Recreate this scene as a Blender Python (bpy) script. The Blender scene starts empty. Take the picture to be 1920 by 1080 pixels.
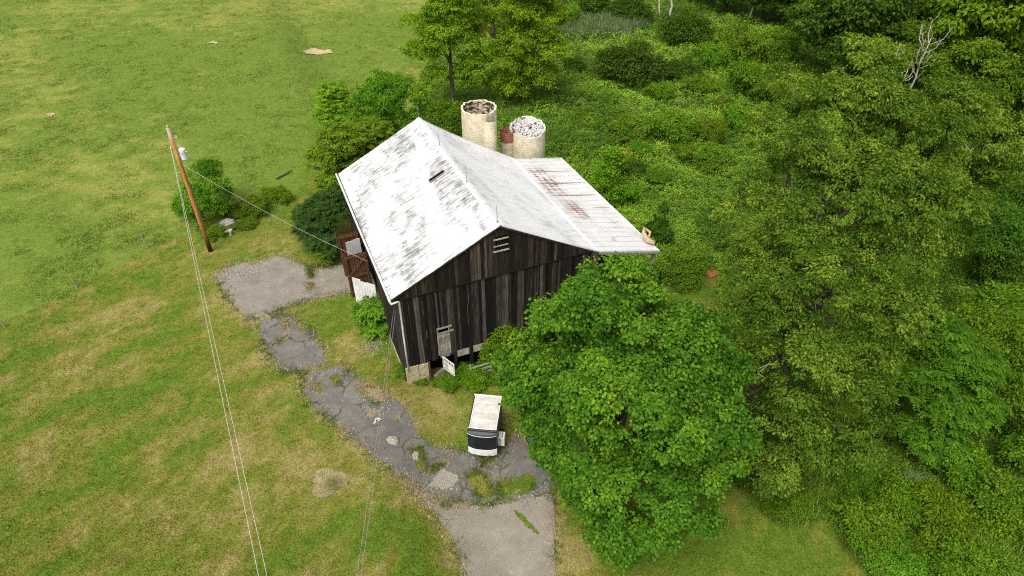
import bpy, bmesh, math, random
import numpy as np
from mathutils import Vector, Matrix
R = math.radians
S = bpy.context.scene
COL = S.collection

# ------------------------------------------------------------------ camera, light, exposure
CAM_H, PITCH, FPX = 30.0, R(39.5), 1263.0
cam = bpy.data.objects.new("camera", bpy.data.cameras.new("camera"))
COL.objects.link(cam); S.camera = cam
cam.location = (0, 0, CAM_H); cam.rotation_euler = (R(90) - PITCH, 0, 0)
cam.data.sensor_width = 36; cam.data.lens = FPX / 1920 * 36; cam.data.clip_end = 6000

SUN_EL, SUN_AZ = R(60), R(-150)          # azimuth measured from +Y towards +X
w = bpy.data.worlds.new("World"); S.world = w; w.use_nodes = True
nt = w.node_tree; nt.nodes.clear()
sky = nt.nodes.new("ShaderNodeTexSky"); sky.sky_type = 'NISHITA'; sky.sun_disc = False
sky.sun_elevation = SUN_EL; sky.sun_rotation = SUN_AZ; sky.dust_density = 6; sky.air_density = 1.0; sky.ozone_density = 1.0
hsv = nt.nodes.new("ShaderNodeHueSaturation"); hsv.inputs['Saturation'].default_value = .2
bg = nt.nodes.new("ShaderNodeBackground"); bg.inputs[1].default_value = 0.12
wo = nt.nodes.new("ShaderNodeOutputWorld")
nt.links.new(sky.outputs[0], hsv.inputs['Color']); nt.links.new(hsv.outputs[0], bg.inputs[0]); nt.links.new(bg.outputs[0], wo.inputs[0])
sl = bpy.data.lights.new("sun", 'SUN'); sl.energy = 1.7; sl.angle = R(38); sl.color = (1, .96, .88)
so = bpy.data.objects.new("sun", sl); COL.objects.link(so)
sdir = Vector((math.sin(SUN_AZ) * math.cos(SUN_EL), math.cos(SUN_AZ) * math.cos(SUN_EL), math.sin(SUN_EL)))
so.rotation_euler = sdir.to_track_quat('Z', 'Y').to_euler()
S.view_settings.view_transform = 'Standard'; S.view_settings.look = 'None'
S.view_settings.exposure = 0.60; S.view_settings.gamma = 1
S.cycles.max_bounces = 6; S.cycles.diffuse_bounces = 3; S.cycles.transmission_bounces = 3; S.cycles.glossy_bounces = 2
S.cycles.use_denoising = False; S.cycles.filter_width = 1.15

# ------------------------------------------------------------------ numeric helpers
def sm(a, b, x):
    t = np.clip((np.asarray(x, float) - a) / (b - a), 0, 1); return t * t * (3 - 2 * t)
def vnoise(x, y, sc, seed=0):
    x = np.asarray(x, float) / sc + seed * 17.31; y = np.asarray(y, float) / sc + seed * 9.77
    xi = np.floor(x).astype(np.int64); yi = np.floor(y).astype(np.int64)
    fx = x - xi; fy = y - yi; fx = fx * fx * (3 - 2 * fx); fy = fy * fy * (3 - 2 * fy)
    def h(a, b):
        n = (a * 374761393 + b * 668265263 + seed * 1442695041) & 0x7fffffff
        n = ((n ^ (n >> 13)) * 1274126177) & 0x7fffffff
        return ((n ^ (n >> 16)) & 0xffff) / 65535.0
    return (h(xi, yi) * (1 - fx) + h(xi + 1, yi) * fx) * (1 - fy) + (h(xi, yi + 1) * (1 - fx) + h(xi + 1, yi + 1) * fx) * fy
def fbm(x, y, sc, seed=0, o=4):
    r = 0; a = .5; t = 0
    for i in range(o):
        r = r + a * vnoise(x, y, sc / 2 ** i, seed + i); t += a; a *= .55
    return r / t
YAW = R(22.5); BX, BY = -6.45, 28.1
EX = np.array([math.cos(YAW), math.sin(YAW)]); EY = np.array([-EX[1], EX[0]])
def b2w(u, v): q = np.array([BX, BY]) + EX * u + EY * v; return q[0], q[1]
def terr(x, y):
    x = np.asarray(x, float); y = np.asarray(y, float)
    u = (x - BX) * EX[0] + (y - BY) * EX[1]; v = (x - BX) * EY[0] + (y - BY) * EY[1]
    u0 = -4 * sm(5, -3, v)
    return -1.25 * sm(u0, u0 + 5.5, u)
CP, SP = math.cos(PITCH), math.sin(PITCH)
def ray(px, py):
    a = (np.asarray(px, float) - 960) / FPX; b = (540 - np.asarray(py, float)) / FPX
    return a, CP + b * SP, -SP + b * CP
def at(px, py, z=None):
    """point seen at a place of the photograph: on the ground (z None) or at height z"""
    dx, dy, dz = ray(px, py)
    if z is not None:
        t = (z - CAM_H) / dz; return dx * t, dy * t, dx * 0 + z
    h = 0.0 * dx
    for i in range(8):
        t = (h - CAM_H) / dz; h = terr(dx * t, dy * t)
    return dx * t, dy * t, h
def inpoly(x, y, P):
    x = np.asarray(x, float); y = np.asarray(y, float); c = np.zeros(x.shape, bool); n = len(P); j = n - 1
    for i in range(n):
        xi, yi = P[i]; xj, yj = P[j]
        if yi != yj: c ^= ((yi > y) != (yj > y)) & (x < (xj - xi) * (y - yi) / (yj - yi) + xi)
        j = i
    return c
def gpoly(pts): return [tuple(float(k) for k in at(p[0], p[1])[:2]) for p in pts]

# ------------------------------------------------------------------ object helpers
def tag(o, label=None, cat=None, group=None, kind=None):
    if label: o['label'] = label
    if cat: o['category'] = cat
    if group: o['group'] = group
    if kind: o['kind'] = kind
    return o
def empty(name, loc, rz=0):
    o = bpy.data.objects.new(name, None); COL.objects.link(o); o.location = loc; o.rotation_euler = (0, 0, rz); o.empty_display_size = .3
    return o
def npmesh(name, V, F, mat, attrs=None, smooth=False, uv=None):
    V = np.asarray(V, np.float32); F = np.asarray(F, np.int32); k = F.shape[1]
    me = bpy.data.meshes.new(name); me.vertices.add(len(V)); me.vertices.foreach_set('co', V.ravel())
    me.loops.add(F.size); me.loops.foreach_set('vertex_index', F.ravel())
    me.polygons.add(len(F)); me.polygons.foreach_set('loop_start', np.arange(0, F.size, k, dtype=np.int32))
    if smooth: me.polygons.foreach_set('use_smooth', np.ones(len(F), bool))
    for an, dom, typ, arr in (attrs or []):
        a = me.attributes.new(an, typ, dom)
        a.data.foreach_set('color' if typ == 'FLOAT_COLOR' else 'value', np.asarray(arr, np.float32).ravel())
    if uv is not None:
        l = me.uv_layers.new(name='UVMap'); l.data.foreach_set('uv', np.asarray(uv, np.float32)[F.ravel()].ravel())
    me.update(calc_edges=True); me.validate(); me.materials.append(mat)
    return me
def link(name, me, parent=None, loc=None):
    o = bpy.data.objects.new(name, me); COL.objects.link(o)
    if parent: o.parent = parent
    if loc: o.location = loc
    return o
class MB:
    """collects boxes, tubes and quads; one mesh object comes out"""
    def __init__(s): s.V = []; s.F = []; s.T = []; s.t = 0.5
    def face(s, pts):
        i = len(s.V); s.V += [tuple(map(float, p)) for p in pts]; s.F.append(list(range(i, i + len(pts)))); s.T.append(s.t)
    def hexa(s, b, t):
        i = len(s.V); s.V += [tuple(map(float, p)) for p in list(b) + list(t)]
        for f in ((3, 2, 1, 0), (4, 5, 6, 7), (0, 1, 5, 4), (1, 2, 6, 5), (2, 3, 7, 6), (3, 0, 4, 7)):
            s.F.append([i + k for k in f]); s.T.append(s.t)
    def box(s, x0, x1, y0, y1, z0, z1):
        s.hexa([(x0, y0, z0), (x1, y0, z0), (x1, y1, z0), (x0, y1, z0)], [(x0, y0, z1), (x1, y0, z1), (x1, y1, z1), (x0, y1, z1)])
    def beam(s, a, b, w, h, up=(0, 0, 1)):
        a = Vector(a); b = Vector(b); d = (b - a).normalized(); sx = d.cross(Vector(up))
        if sx.length < 1e-4: sx = d.cross(Vector((1, 0, 0)))
        sx.normalize(); sy = sx.cross(d); sx *= w / 2; sy *= h / 2
        s.hexa([a - sx - sy, a + sx - sy, a + sx + sy, a - sx + sy], [b - sx - sy, b + sx - sy, b + sx + sy, b - sx + sy])
    def tube(s, pts, rad, n=8, cap=True):
        pts = [Vector(p) for p in pts]; m = len(pts)
        if not hasattr(rad, '__len__'): rad = [rad] * m
        i0 = len(s.V); ref = Vector((0.31, .17, .93))
        for k, p in enumerate(pts):
            d = (pts[min(k + 1, m - 1)] - pts[max(k - 1, 0)]).normalized()
            x = d.cross(ref)
            if x.length < 1e-3: x = d.cross(Vector((1, 0, 0)))
            x.normalize(); y = d.cross(x)
            for j in range(n):
                a = 2 * math.pi * j / n; q = p + (x * math.cos(a) + y * math.sin(a)) * rad[k]; s.V.append(tuple(q))
        for k in range(m - 1):
            for j in range(n):
                s.F.append([i0 + k * n + j, i0 + k * n + (j + 1) % n, i0 + (k + 1) * n + (j + 1) % n, i0 + (k + 1) * n + j]); s.T.append(s.t)
        if cap:
            s.F.append([i0 + j for j in range(n)][::-1]); s.T.append(s.t)
            s.F.append([i0 + (m - 1) * n + j for j in range(n)]); s.T.append(s.t)
    def build(s, name, mat, parent=None, bevel=0, smooth=False, loc=None):
        me = bpy.data.meshes.new(name); me.from_pydata(s.V, [], s.F)
        a = me.attributes.new('tint', 'FLOAT', 'FACE'); a.data.foreach_set('value', np.array(s.T, np.float32))
        if smooth: me.polygons.foreach_set('use_smooth', np.ones(len(s.F), bool))
        me.materials.append(mat); me.update()
        o = link(name, me, parent, loc)
        if bevel:
            b = o.modifiers.new('bevel', 'BEVEL'); b.width = bevel; b.segments = 2; b.limit_method = 'ANGLE'
        return o

# ------------------------------------------------------------------ materials
class Mat:
    def __init__(s, name, rough=.8, spec=.3):
        s.m = bpy.data.materials.new(name); s.m.use_nodes = True; s.t = s.m.node_tree; s.N = s.t.nodes
        s.p = s.N['Principled BSDF']; s.p.inputs['Roughness'].default_value = rough; s.p.inputs['Specular IOR Level'].default_value = spec
        s.out = s.N['Material Output']
    def n(s, t, **k):
        x = s.N.new(t)
        for a, b in k.items(): setattr(x, a, b)
        return x
    def l(s, a, b): s.t.links.new(a, b)
    def val(s, i, v):
        if isinstance(v, bpy.types.NodeSocket): s.l(v, i)
        else: i.default_value = v
    def coord(s, kind='Object', scale=(1, 1, 1)):
        c = s.n('ShaderNodeTexCoord'); m = s.n('ShaderNodeMapping'); m.inputs['Scale'].default_value = scale
        s.l(c.outputs[kind], m.inputs['Vector']); return m.outputs[0]
    def noise(s, vec, scale, detail=4, rough=.55, dist=0):
        x = s.n('ShaderNodeTexNoise'); s.l(vec, x.inputs['Vector']); x.inputs['Scale'].default_value = scale
        x.inputs['Detail'].default_value = detail; x.inputs['Roughness'].default_value = rough; x.inputs['Distortion'].default_value = dist
        return x.outputs['Fac']
    def vor(s, vec, scale, feat='F1', out='Distance', rnd=1):
        x = s.n('ShaderNodeTexVoronoi', feature=feat); s.l(vec, x.inputs['Vector']); x.inputs['Scale'].default_value = scale; x.inputs['Randomness'].default_value = rnd
        return x.outputs[out]
    def ramp(s, fac, stops, interp='LINEAR'):
        x = s.n('ShaderNodeValToRGB'); s.l(fac, x.inputs[0]); cr = x.color_ramp; cr.interpolation = interp
        while len(cr.elements) < len(stops): cr.elements.new(.5)
        for e, (p, c) in zip(cr.elements, stops):
            e.position = p; e.color = (c, c, c, 1) if not hasattr(c, '__len__') else (*c[:3], 1)
        return x.outputs[0]
    def mix(s, f, a, b, mode='MIX'):
        x = s.n('ShaderNodeMix', data_type='RGBA', blend_type=mode)
        s.val(x.inputs[0], f); s.val(x.inputs[6], a if isinstance(a, bpy.types.NodeSocket) else (*a, 1)); s.val(x.inputs[7], b if isinstance(b, bpy.types.NodeSocket) else (*b, 1))
        return x.outputs[2]
    def math(s, op, a, b=0, c=0):
        x = s.n('ShaderNodeMath', operation=op); s.val(x.inputs[0], a); s.val(x.inputs[1], b); s.val(x.inputs[2], c); return x.outputs[0]
    def attr(s, name, out='Fac'):
        x = s.n('ShaderNodeAttribute', attribute_name=name); return x.outputs[out]
    def base(s, c): s.val(s.p.inputs['Base Color'], c if isinstance(c, bpy.types.NodeSocket) else (*c, 1)); return s
    def bump(s, h, strength=.4, dist=.02):
        b = s.n('ShaderNodeBump'); b.inputs['Strength'].default_value = strength; b.inputs['Distance'].default_value = dist
        s.l(h, b.inputs['Height']); s.l(b.outputs[0], s.p.inputs['Normal']); return s

def leafmat(name, dark, mid, light, trans=.38, rough=.7, spec=.10):
    dark, mid, light = [tuple(c * g for c, g in zip(k, (1.75, 1.7, .8))) for k in (dark, mid, light)]
    m = Mat(name, rough, spec)
    oi = m.n('ShaderNodeObjectInfo')
    c = m.ramp(m.attr('tint'), [(0, dark), (.5, mid), (1, light)])
    h = m.n('ShaderNodeHueSaturation'); m.l(c, h.inputs['Color'])
    m.l(m.math('MULTIPLY_ADD', oi.outputs['Random'], .035, .4825), h.inputs['Hue'])
    m.l(m.math('MULTIPLY_ADD', oi.outputs['Random'], .4, .8), h.inputs['Value'])
    m.base(h.outputs[0])
    tr = m.n('ShaderNodeBsdfTranslucent'); g = m.mix(1.0, h.outputs[0], (1.45, 1.25, .4), 'MULTIPLY'); m.l(g, tr.inputs['Color'])
    mx = m.n('ShaderNodeMixShader'); mx.inputs[0].default_value = trans
    m.l(m.p.outputs[0], mx.inputs[1]); m.l(tr.outputs[0], mx.inputs[2]); m.l(mx.outputs[0], m.out.inputs['Surface'])
    return m.m
L_maple = leafmat('maple_leaf', (.012, .040, .008), (.048, .110, .016), (.135, .210, .030))
L_walnut = leafmat('walnut_leaf', (.014, .046, .010), (.054, .128, .022), (.195, .290, .070))
L_dark = leafmat('dark_leaf', (.013, .035, .007), (.032, .070, .013), (.072, .125, .022))
L_bright = leafmat('bright_leaf', (.026, .065, .007), (.068, .145, .013), (.150, .235, .022))
L_mid = leafmat('mid_leaf', (.020, .056, .008), (.056, .122, .014), (.130, .210, .024))
L_olive = leafmat('olive_leaf', (.024, .058, .009), (.062, .122, .016), (.140, .200, .028))
L_airy = leafmat('airy_leaf', (.040, .088, .008), (.095, .185, .015), (.19, .29, .03))
L_ail = leafmat('compound_leaf', (.018, .045, .007), (.050, .096, .011), (.115, .168, .020))
L_sumac = leafmat('sumac_leaf', (.016, .050, .009), (.042, .105, .015), (.10, .18, .024))
L_sumacdark = leafmat('sumac_dark_leaf', (.012, .035, .014), (.022, .060, .022), (.038, .095, .032))
L_blue = leafmat('bluish_leaf', (.04, .075, .05), (.08, .13, .085), (.14, .19, .13))
def bark(name, a, b):
    m = Mat(name, .9, .1); v = m.coord('Object', (6, 6, 1.2)); n = m.noise(v, 2.5, 6, .65)
    return m.base(m.ramp(n, [(.3, a), (.7, b)])).bump(n, .8, .05).m
B_pale = bark('pale_dead_wood', (.34, .31, .26), (.60, .56, .50)); B_bark = bark('bark', (.035, .026, .018), (.13, .105, .08)); B_dead = bark('dead_wood', (.20, .175, .14), (.42, .38, .32))

def colmat(name, trans=0, hf=True, rough=.9):
    m = Mat(name, rough, .12); c = m.attr('col', 'Color')
    if hf:
        v = m.coord('Object'); n1 = m.noise(v, 9, 5, .7); n2 = m.noise(v, 2.2, 4, .6)
        c = m.mix(1, c, m.ramp(n1, [(.25, .55), (.5, 1.0), (.78, 1.5)]), 'MULTIPLY')
        c = m.mix(1, c, m.ramp(n2, [(.3, .8), (.7, 1.2)]), 'MULTIPLY'); m.bump(n1, .7, .06)
    m.base(c)
    if trans:
        tr = m.n('ShaderNodeBsdfTranslucent'); m.l(c, tr.inputs['Color']); mx = m.n('ShaderNodeMixShader'); mx.inputs[0].default_value = trans
        m.l(m.p.outputs[0], mx.inputs[1]); m.l(tr.outputs[0], mx.inputs[2]); m.l(mx.outputs[0], m.out.inputs['Surface'])
    return m.m
M_ground = colmat('grass_ground'); M_blade = colmat('grass_blade', .2, False, .7)

# ------------------------------------------------------------------ ground regions and colours
LAWN = gpoly([(-1500, 1300), (-900, 880), (0, 606), (140, 545), (275, 465), (345, 440), (470, 420), (545, 385), (575, 330), (610, 330), (720, 420), (900, 600), (1200, 560), (1290, 500),
              (1352, 508), (1345, 600), (1300, 800), (1380, 905), (1465, 990), (1560, 985), (1625, 1085), (1760, 1400), (-900, 1400)])
WILD = gpoly([(900, -430), (860, 0), (800, 120), (770, 200), (760, 260), (900, 400), (1200, 560), (1290, 500), (1352, 508), (1345, 600), (1300, 800), (1380, 905), (1465, 990), (1560, 985),
              (1625, 1085), (1760, 1400), (5000, 1400), (5000, -430)])
def gs(x, y, spots):
    r = 0
    for px, py, rad, wt in spots:
        cx, cy, _ = at(px, py); d = ((x - cx) ** 2 + (y - cy) ** 2) / rad ** 2; r = r + wt * np.exp(-d)
    return r
DRY = [(110, 700, 4, .5), (300, 640, 2.5, .2), (420, 960, 3.5, .45), (450, 830, 3, .35), (820, 960, 1.6, .6), (700, 880, 1.5, .35), (620, 1040, 2.2, .35), (520, 700, 2, .4), (620, 790, 2, .35),
       (650, 640, 1.1, .7), (690, 650, 1.0, .5), (300, 450, 2, .35), (410, 560, 1.2, .35), (90, 860, 3, .25), (545, 465, 1.2, .55), (500, 430, 1.2, .3), (830, 740, .9, .7), (1060, 1010, 1.2, .5), (1080, 1060, 1.2, .45),
       (730, 740, .7, .3), (860, 980, 1.0, .5), (400, 520, 1, .25), (200, 590, 2, .3), (617, 905, .75, 1.3)]
VERGE = []
GRN = [(270, 690, 3, .5), (540, 690, 1.8, .45), (610, 790, 1.4, .4), (480, 620, 1.5, .35), (640, 960, 1.6, .3), (780, 1050, 1.6, .35), (820, 790, 1.6, .15), (600, 590, 1.5, .6), (250, 880, 3, .15), (690, 600, 1, .3), (1500, 1040, 3, .4), (560, 500, 1.2, .4)]
def mixc(a, b, f): f = np.clip(f, 0, 1)[..., None]; return np.asarray(a) * (1 - f) + np.asarray(b) * f
C_GRN = np.array((.090, .145, .013)); C_OLV = np.array((.152, .160, .024)); C_TAN = np.array((.275, .222, .085))
for P in [[(404, 516), (418, 545), (440, 572), (472, 601), (520, 583), (560, 568), (600, 557), (655, 549)], [(482, 606), (493, 640), (505, 664), (522, 690)], [(570, 706), (572, 736), (600, 772), (650, 812), (700, 852), (740, 882), (770, 912), (820, 965), (852, 1015), (876, 1085)],
          [(678, 724), (722, 738), (750, 754), (772, 790), (782, 821)], [(1040, 930), (1040, 1000), (1042, 1090)]]:
    G = gpoly(P)
    for (ax, ay), (bx_, by_) in zip(G[:-1], G[1:]):
        m_ = max(1, int(math.hypot(bx_ - ax, by_ - ay) / .55))
        for k_ in range(m_): VERGE.append((ax + (bx_ - ax) * k_ / m_, ay + (by_ - ay) * k_ / m_))
def col_lawn(x, y):
    x = np.asarray(x, float); y = np.asarray(y, float)
    # mowing and dry weather leave streaky patches
    xr = x * .80 + y * .6; yr = -x * .6 + y * .80
    n = fbm(xr * .8, yr, 5.0, 3, 5); n2 = fbm(xr * .55, yr, 1.5, 8, 4)
    d = .41 + (n - .5) * 1.2 + (n2 - .5) * 1.7 + (fbm(x, y, .45, 12, 3) - .5) * 1.3 + gs(x, y, DRY) - gs(x, y, GRN)
    for vx, vy in VERGE: d = d + .55 * np.exp(-((x - vx) ** 2 + (y - vy) ** 2) / .22) * (.4 + 1.2 * n2)
    c = mixc(C_GRN, C_OLV, sm(.15, .62, d)); c = mixc(c, C_TAN, sm(.62, 1.25, d) * .72)
    return c
def col_past(x, y):
    n = fbm(x, y, 14, 21, 4); n2 = fbm(x, y * 1.4, 1.5, 25, 4); n3 = fbm(x, y, 40, 28, 2)
    d = .5 + (n - .5) * 1.5 + (n2 - .5) * 1.0 + (n3 - .5) * 1.0 - .12 + .30 * sm(0, 25, x + 30 - np.abs(y - 70) * .5)
    d = d + (fbm(x, y, .7, 29, 3) - .5) * .5; c = mixc((.116, .170, .022), (.200, .220, .042), sm(.05, .6, d)); return mixc(c, (.30, .27, .092), sm(.66, 1.15, d) * .75)
def col_wild(x, y):
    n = fbm(x, y, 7, 41, 4); n2 = fbm(x, y, 2.0, 45, 3)
    c = mixc((.075, .165, .013), (.215, .370, .030), sm(.30, .68, n * .6 + n2 * .4)); return mixc(c, (.36, .36, .045), sm(.62, .84, n2 * .45 + fbm(x, y, 11, 49, 3) * .55))

def dgrid(a, b, s, far):
    m = np.arange(a, b + s * .5, s); o = []; d = s; p = 0
    while p < far: d *= 1.5; p += d; o.append(p)
    o = np.array(o); return np.concatenate([(a - o)[::-1], m, b + o])
gx = dgrid(-78, 78, .42, 2500); gy = dgrid(8, 112, .42, 2500)
GX, GY = np.meshgrid(gx, gy); gx_, gy_ = GX.ravel(), GY.ravel()
wx = gx_ + (fbm(gx_, gy_, 2.2, 61) - .5) * 1.2; wy = gy_ + (fbm(gx_, gy_, 2.2, 67) - .5) * 1.2
isl = inpoly(wx, wy, LAWN); isw = inpoly(wx, wy, WILD)
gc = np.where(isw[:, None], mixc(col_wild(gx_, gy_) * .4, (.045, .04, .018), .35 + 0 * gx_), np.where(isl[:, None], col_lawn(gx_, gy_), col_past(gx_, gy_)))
gz = terr(gx_, gy_) + np.where(isl | isw, 0, (fbm(gx_, gy_, 1.6, 71) - .5) * .12 * (np.abs(gx_) < 90))
nx, ny = len(gx), len(gy); idx = np.arange(nx * ny).reshape(ny, nx)
gF = np.stack([idx[:-1, :-1], idx[:-1, 1:], idx[1:, 1:], idx[1:, :-1]], -1).reshape(-1, 4)
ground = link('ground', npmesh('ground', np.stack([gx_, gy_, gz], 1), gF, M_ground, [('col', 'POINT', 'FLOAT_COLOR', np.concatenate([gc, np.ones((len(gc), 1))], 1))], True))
tag(ground, kind='structure')

# ------------------------------------------------------------------ driveway and other thin sheets lying on the ground
def sheet_cells(polys, holes=(), cell=.08, amp=.28, seed=0, nz=.55):
    xs = [p[0] for P in polys for p in P]; ys = [p[1] for P in polys for p in P]
    X, Y = np.meshgrid(np.arange(min(xs) - .4, max(xs) + .4, cell), np.arange(min(ys) - .4, max(ys) + .4, cell))
    x, y = X.ravel(), Y.ravel(); cx, cy = x + cell / 2, y + cell / 2
    wx = cx + (fbm(cx, cy, nz, 80 + seed, 4) - .5) * 2 * amp; wy = cy + (fbm(cx, cy, nz, 90 + seed, 4) - .5) * 2 * amp
    k = np.zeros(x.shape, bool)
    for P in polys: k |= inpoly(wx, wy, P)
    for P in holes: k &= ~inpoly(wx, wy, P)
    return X, Y, k.reshape(X.shape)
def sheet(name, polys, mat, dz, holes=(), cell=.08, amp=.28, seed=0, colf=None, nz=.55):
    X, Y, k = sheet_cells(polys, holes, cell, amp, seed, nz)
    r, c = np.nonzero(k); x0 = X[0, 0]; y0 = Y[0, 0]
    key = np.stack([np.stack([r, c], 1), np.stack([r, c + 1], 1), np.stack([r + 1, c + 1], 1), np.stack([r + 1, c], 1)], 1).reshape(-1, 2)
    W = X.shape[1] + 2; kk = key[:, 0] * W + key[:, 1]; u, inv = np.unique(kk, return_inverse=True)
    vx = x0 + (u % W) * cell; vy = y0 + (u // W) * cell
    vx = vx + (vnoise(vx, vy, .05, 5) - .5) * cell * .7; vy = vy + (vnoise(vx, vy, .05, 6) - .5) * cell * .7
    at_ = None
    if colf is not None:
        cc = colf(vx, vy); at_ = [('col', 'POINT', 'FLOAT_COLOR', np.concatenate([cc, np.ones((len(cc), 1))], 1))]
    return link(name, npmesh(name, np.stack([vx, vy, terr(vx, vy) + dz], 1), inv.reshape(-1, 4), mat, at_, True))
def asphalt(name, a, b, spot, cw=1.0, g0=.54):
    m = Mat(name, .93, .15); v = m.coord(); n1 = m.noise(v, .9, 6, .62); n2 = m.noise(v, 14, 4, .75)
    c = m.ramp(n1, [(.32, a), (.68, b)]); c = m.mix(1, c, m.ramp(n2, [(.28, .72), (.5, 1), (.75, 1.28)]), 'MULTIPLY')
    c = m.mix(m.ramp(m.noise(v, 3.1, 5, .6, .6), [(.60, 0), (.70, .75)]), c, spot)
    wv = m.n('ShaderNodeMix', data_type='RGBA'); wv.inputs[0].default_value = .30; m.l(v, wv.inputs[6]); nn = m.n('ShaderNodeTexNoise'); nn.inputs['Scale'].default_value = 1.6; m.l(v, nn.inputs['Vector']); m.l(nn.outputs['Color'], wv.inputs[7])
    cr = m.vor(wv.outputs[2], .75, 'DISTANCE_TO_EDGE')
    gate = m.ramp(m.noise(v, .9, 3), [(g0, 0), (g0 + .1, 1)])
    c = m.mix(m.math('MULTIPLY', m.ramp(cr, [(0, .85), (.006 * cw, .6), (.012 * cw, 0)]), gate), c, (.05, .065, .02))
    return m.base(c).bump(n2, .5, .02).m
M_asph = asphalt('old_asphalt', (.112, .103, .092), (.172, .159, .142), (.25, .23, .18), 3.2, .46)
M_conc = asphalt('worn_tan_asphalt', (.200, .172, .136), (.262, .232, .188), (.32, .285, .23))
M_apron = asphalt('weathered_apron', (.175, .152, .124), (.245, .218, .180), (.34, .305, .25))
P_APR = gpoly([(404, 516), (420, 504), (458, 494), (480, 492), (520, 480), (545, 488), (575, 500), (600, 501), (640, 497), (715, 480), (720, 530), (655, 549), (600, 557), (560, 568), (520, 583), (472, 601), (440, 572), (418, 545)])
P_MID = gpoly([(482, 606), (500, 598), (535, 592), (553, 597), (562, 618), (586, 621), (588, 640), (606, 652), (604, 680), (590, 694), (556, 697), (522, 690), (505, 664), (493, 640)])
P_MAIN = gpoly([(570, 706), (585, 698), (612, 694), (639, 685), (662, 703), (678, 724), (722, 738), (750, 754), (772, 790), (782, 821), (812, 836), (846, 846), (882, 850), (910, 880), (945, 842), (965, 815), (1000, 822), (1040, 850), (1050, 905), (1000, 935), (930, 946), (860, 945), (815, 935), (770, 912), (740, 882), (700, 852), (650, 812), (600, 772), (572, 736)])
P_LOW = gpoly([(766, 908), (790, 922), (830, 936), (870, 946), (920, 950), (960, 942), (1000, 934), (1035, 926), (1040, 960), (1038, 1000), (1040, 1090), (1050, 1400), (905, 1400), (876, 1085), (852, 1015), (820, 965)])
H_G = [gpoly([(872, 890), (895, 880), (915, 895), (930, 925), (915, 942), (890, 930)]), gpoly([(930, 905), (985, 890), (1010, 900), (990, 928), (940, 938)]),
       gpoly([(672, 728), (690, 722), (725, 745), (715, 760), (695, 756)]), gpoly([(617, 708), (634, 702), (640, 716), (628, 722)]), gpoly([(585, 722), (600, 718), (606, 730), (592, 736)]),
       gpoly([(772, 838), (795, 838), (800, 872), (785, 880), (776, 862)]), gpoly([(790, 884), (835, 866), (838, 872), (800, 892)]), gpoly([(805, 935), (845, 948), (850, 956), (812, 944)])]
H_A = [gpoly([(578, 502), (586, 500), (588, 516), (582, 524)]), gpoly([(577, 531), (583, 530), (585, 543), (578, 546)])]
H_M = [gpoly([(530, 603), (537, 600), (541, 615), (534, 618)]), gpoly([(518, 640), (540, 629), (542, 633), (522, 646)])]
dw = sheet('driveway', [P_MAIN, P_MID], M_asph, .030, H_G + H_M, seed=1, amp=.20); tag(dw, kind='structure')
tag(sheet('lower_driveway', [P_LOW], M_conc, .042, [gpoly([(962, 955), (972, 962), (1000, 985), (1012, 1002), (1006, 1003), (985, 985), (968, 968)])], seed=2, amp=.10), kind='structure')
tag(sheet('barn_apron', [P_APR], M_apron, .030, H_A, seed=3, amp=.22), kind='structure')
def straw(name, a, b):
    m = Mat(name, .95, .1); v = m.coord('Object', (1, 1, 1)); n = m.noise(v, 13, 6, .75, 1.5)
    return m.base(m.ramp(n, [(.28, a), (.72, b)])).bump(n, .9, .05).m
M_straw = straw('dead_grass', (.14, .10, .04), (.40, .32, .17)); M_rub = straw('crumbled_paving', (.19, .17, .13), (.46, .42, .34)); M_soil = straw('bare_sand', (.34, .25, .14), (.55, .44, .28)); M_red = straw('red_earth', (.20, .06, .025), (.42, .18, .08))
tag(sheet('rubble_patch', [gpoly([(808, 912), (826, 878), (845, 884), (860, 892), (850, 912), (836, 920)])], M_rub, .055, seed=4, amp=.2), kind='structure')
tag(sheet('sand_patch', [gpoly([(566, 96), (590, 92), (622, 95), (628, 99), (600, 104), (575, 101)])], M_soil, .09, seed=5, amp=.5, cell=.14), kind='structure')
tag(sheet('sand_patch', [gpoly([(392, 81), (402, 77), (412, 80), (406, 85)])], M_soil, .09, seed=6, amp=.5, cell=.14), kind='structure')
tag(sheet('sand_patch', [gpoly([(88, 216), (98, 213), (106, 216), (97, 219)])], M_soil, .09, seed=7, amp=.4, cell=.14), kind='structure')
tag(sheet('red_earth_patch', [gpoly([(1318, 508), (1335, 503), (1352, 510), (1350, 520), (1330, 521)]), gpoly([(1330, 528), (1348, 533), (1340, 540)])], M_red, .06, seed=8, amp=.3), kind='structure')
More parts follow.
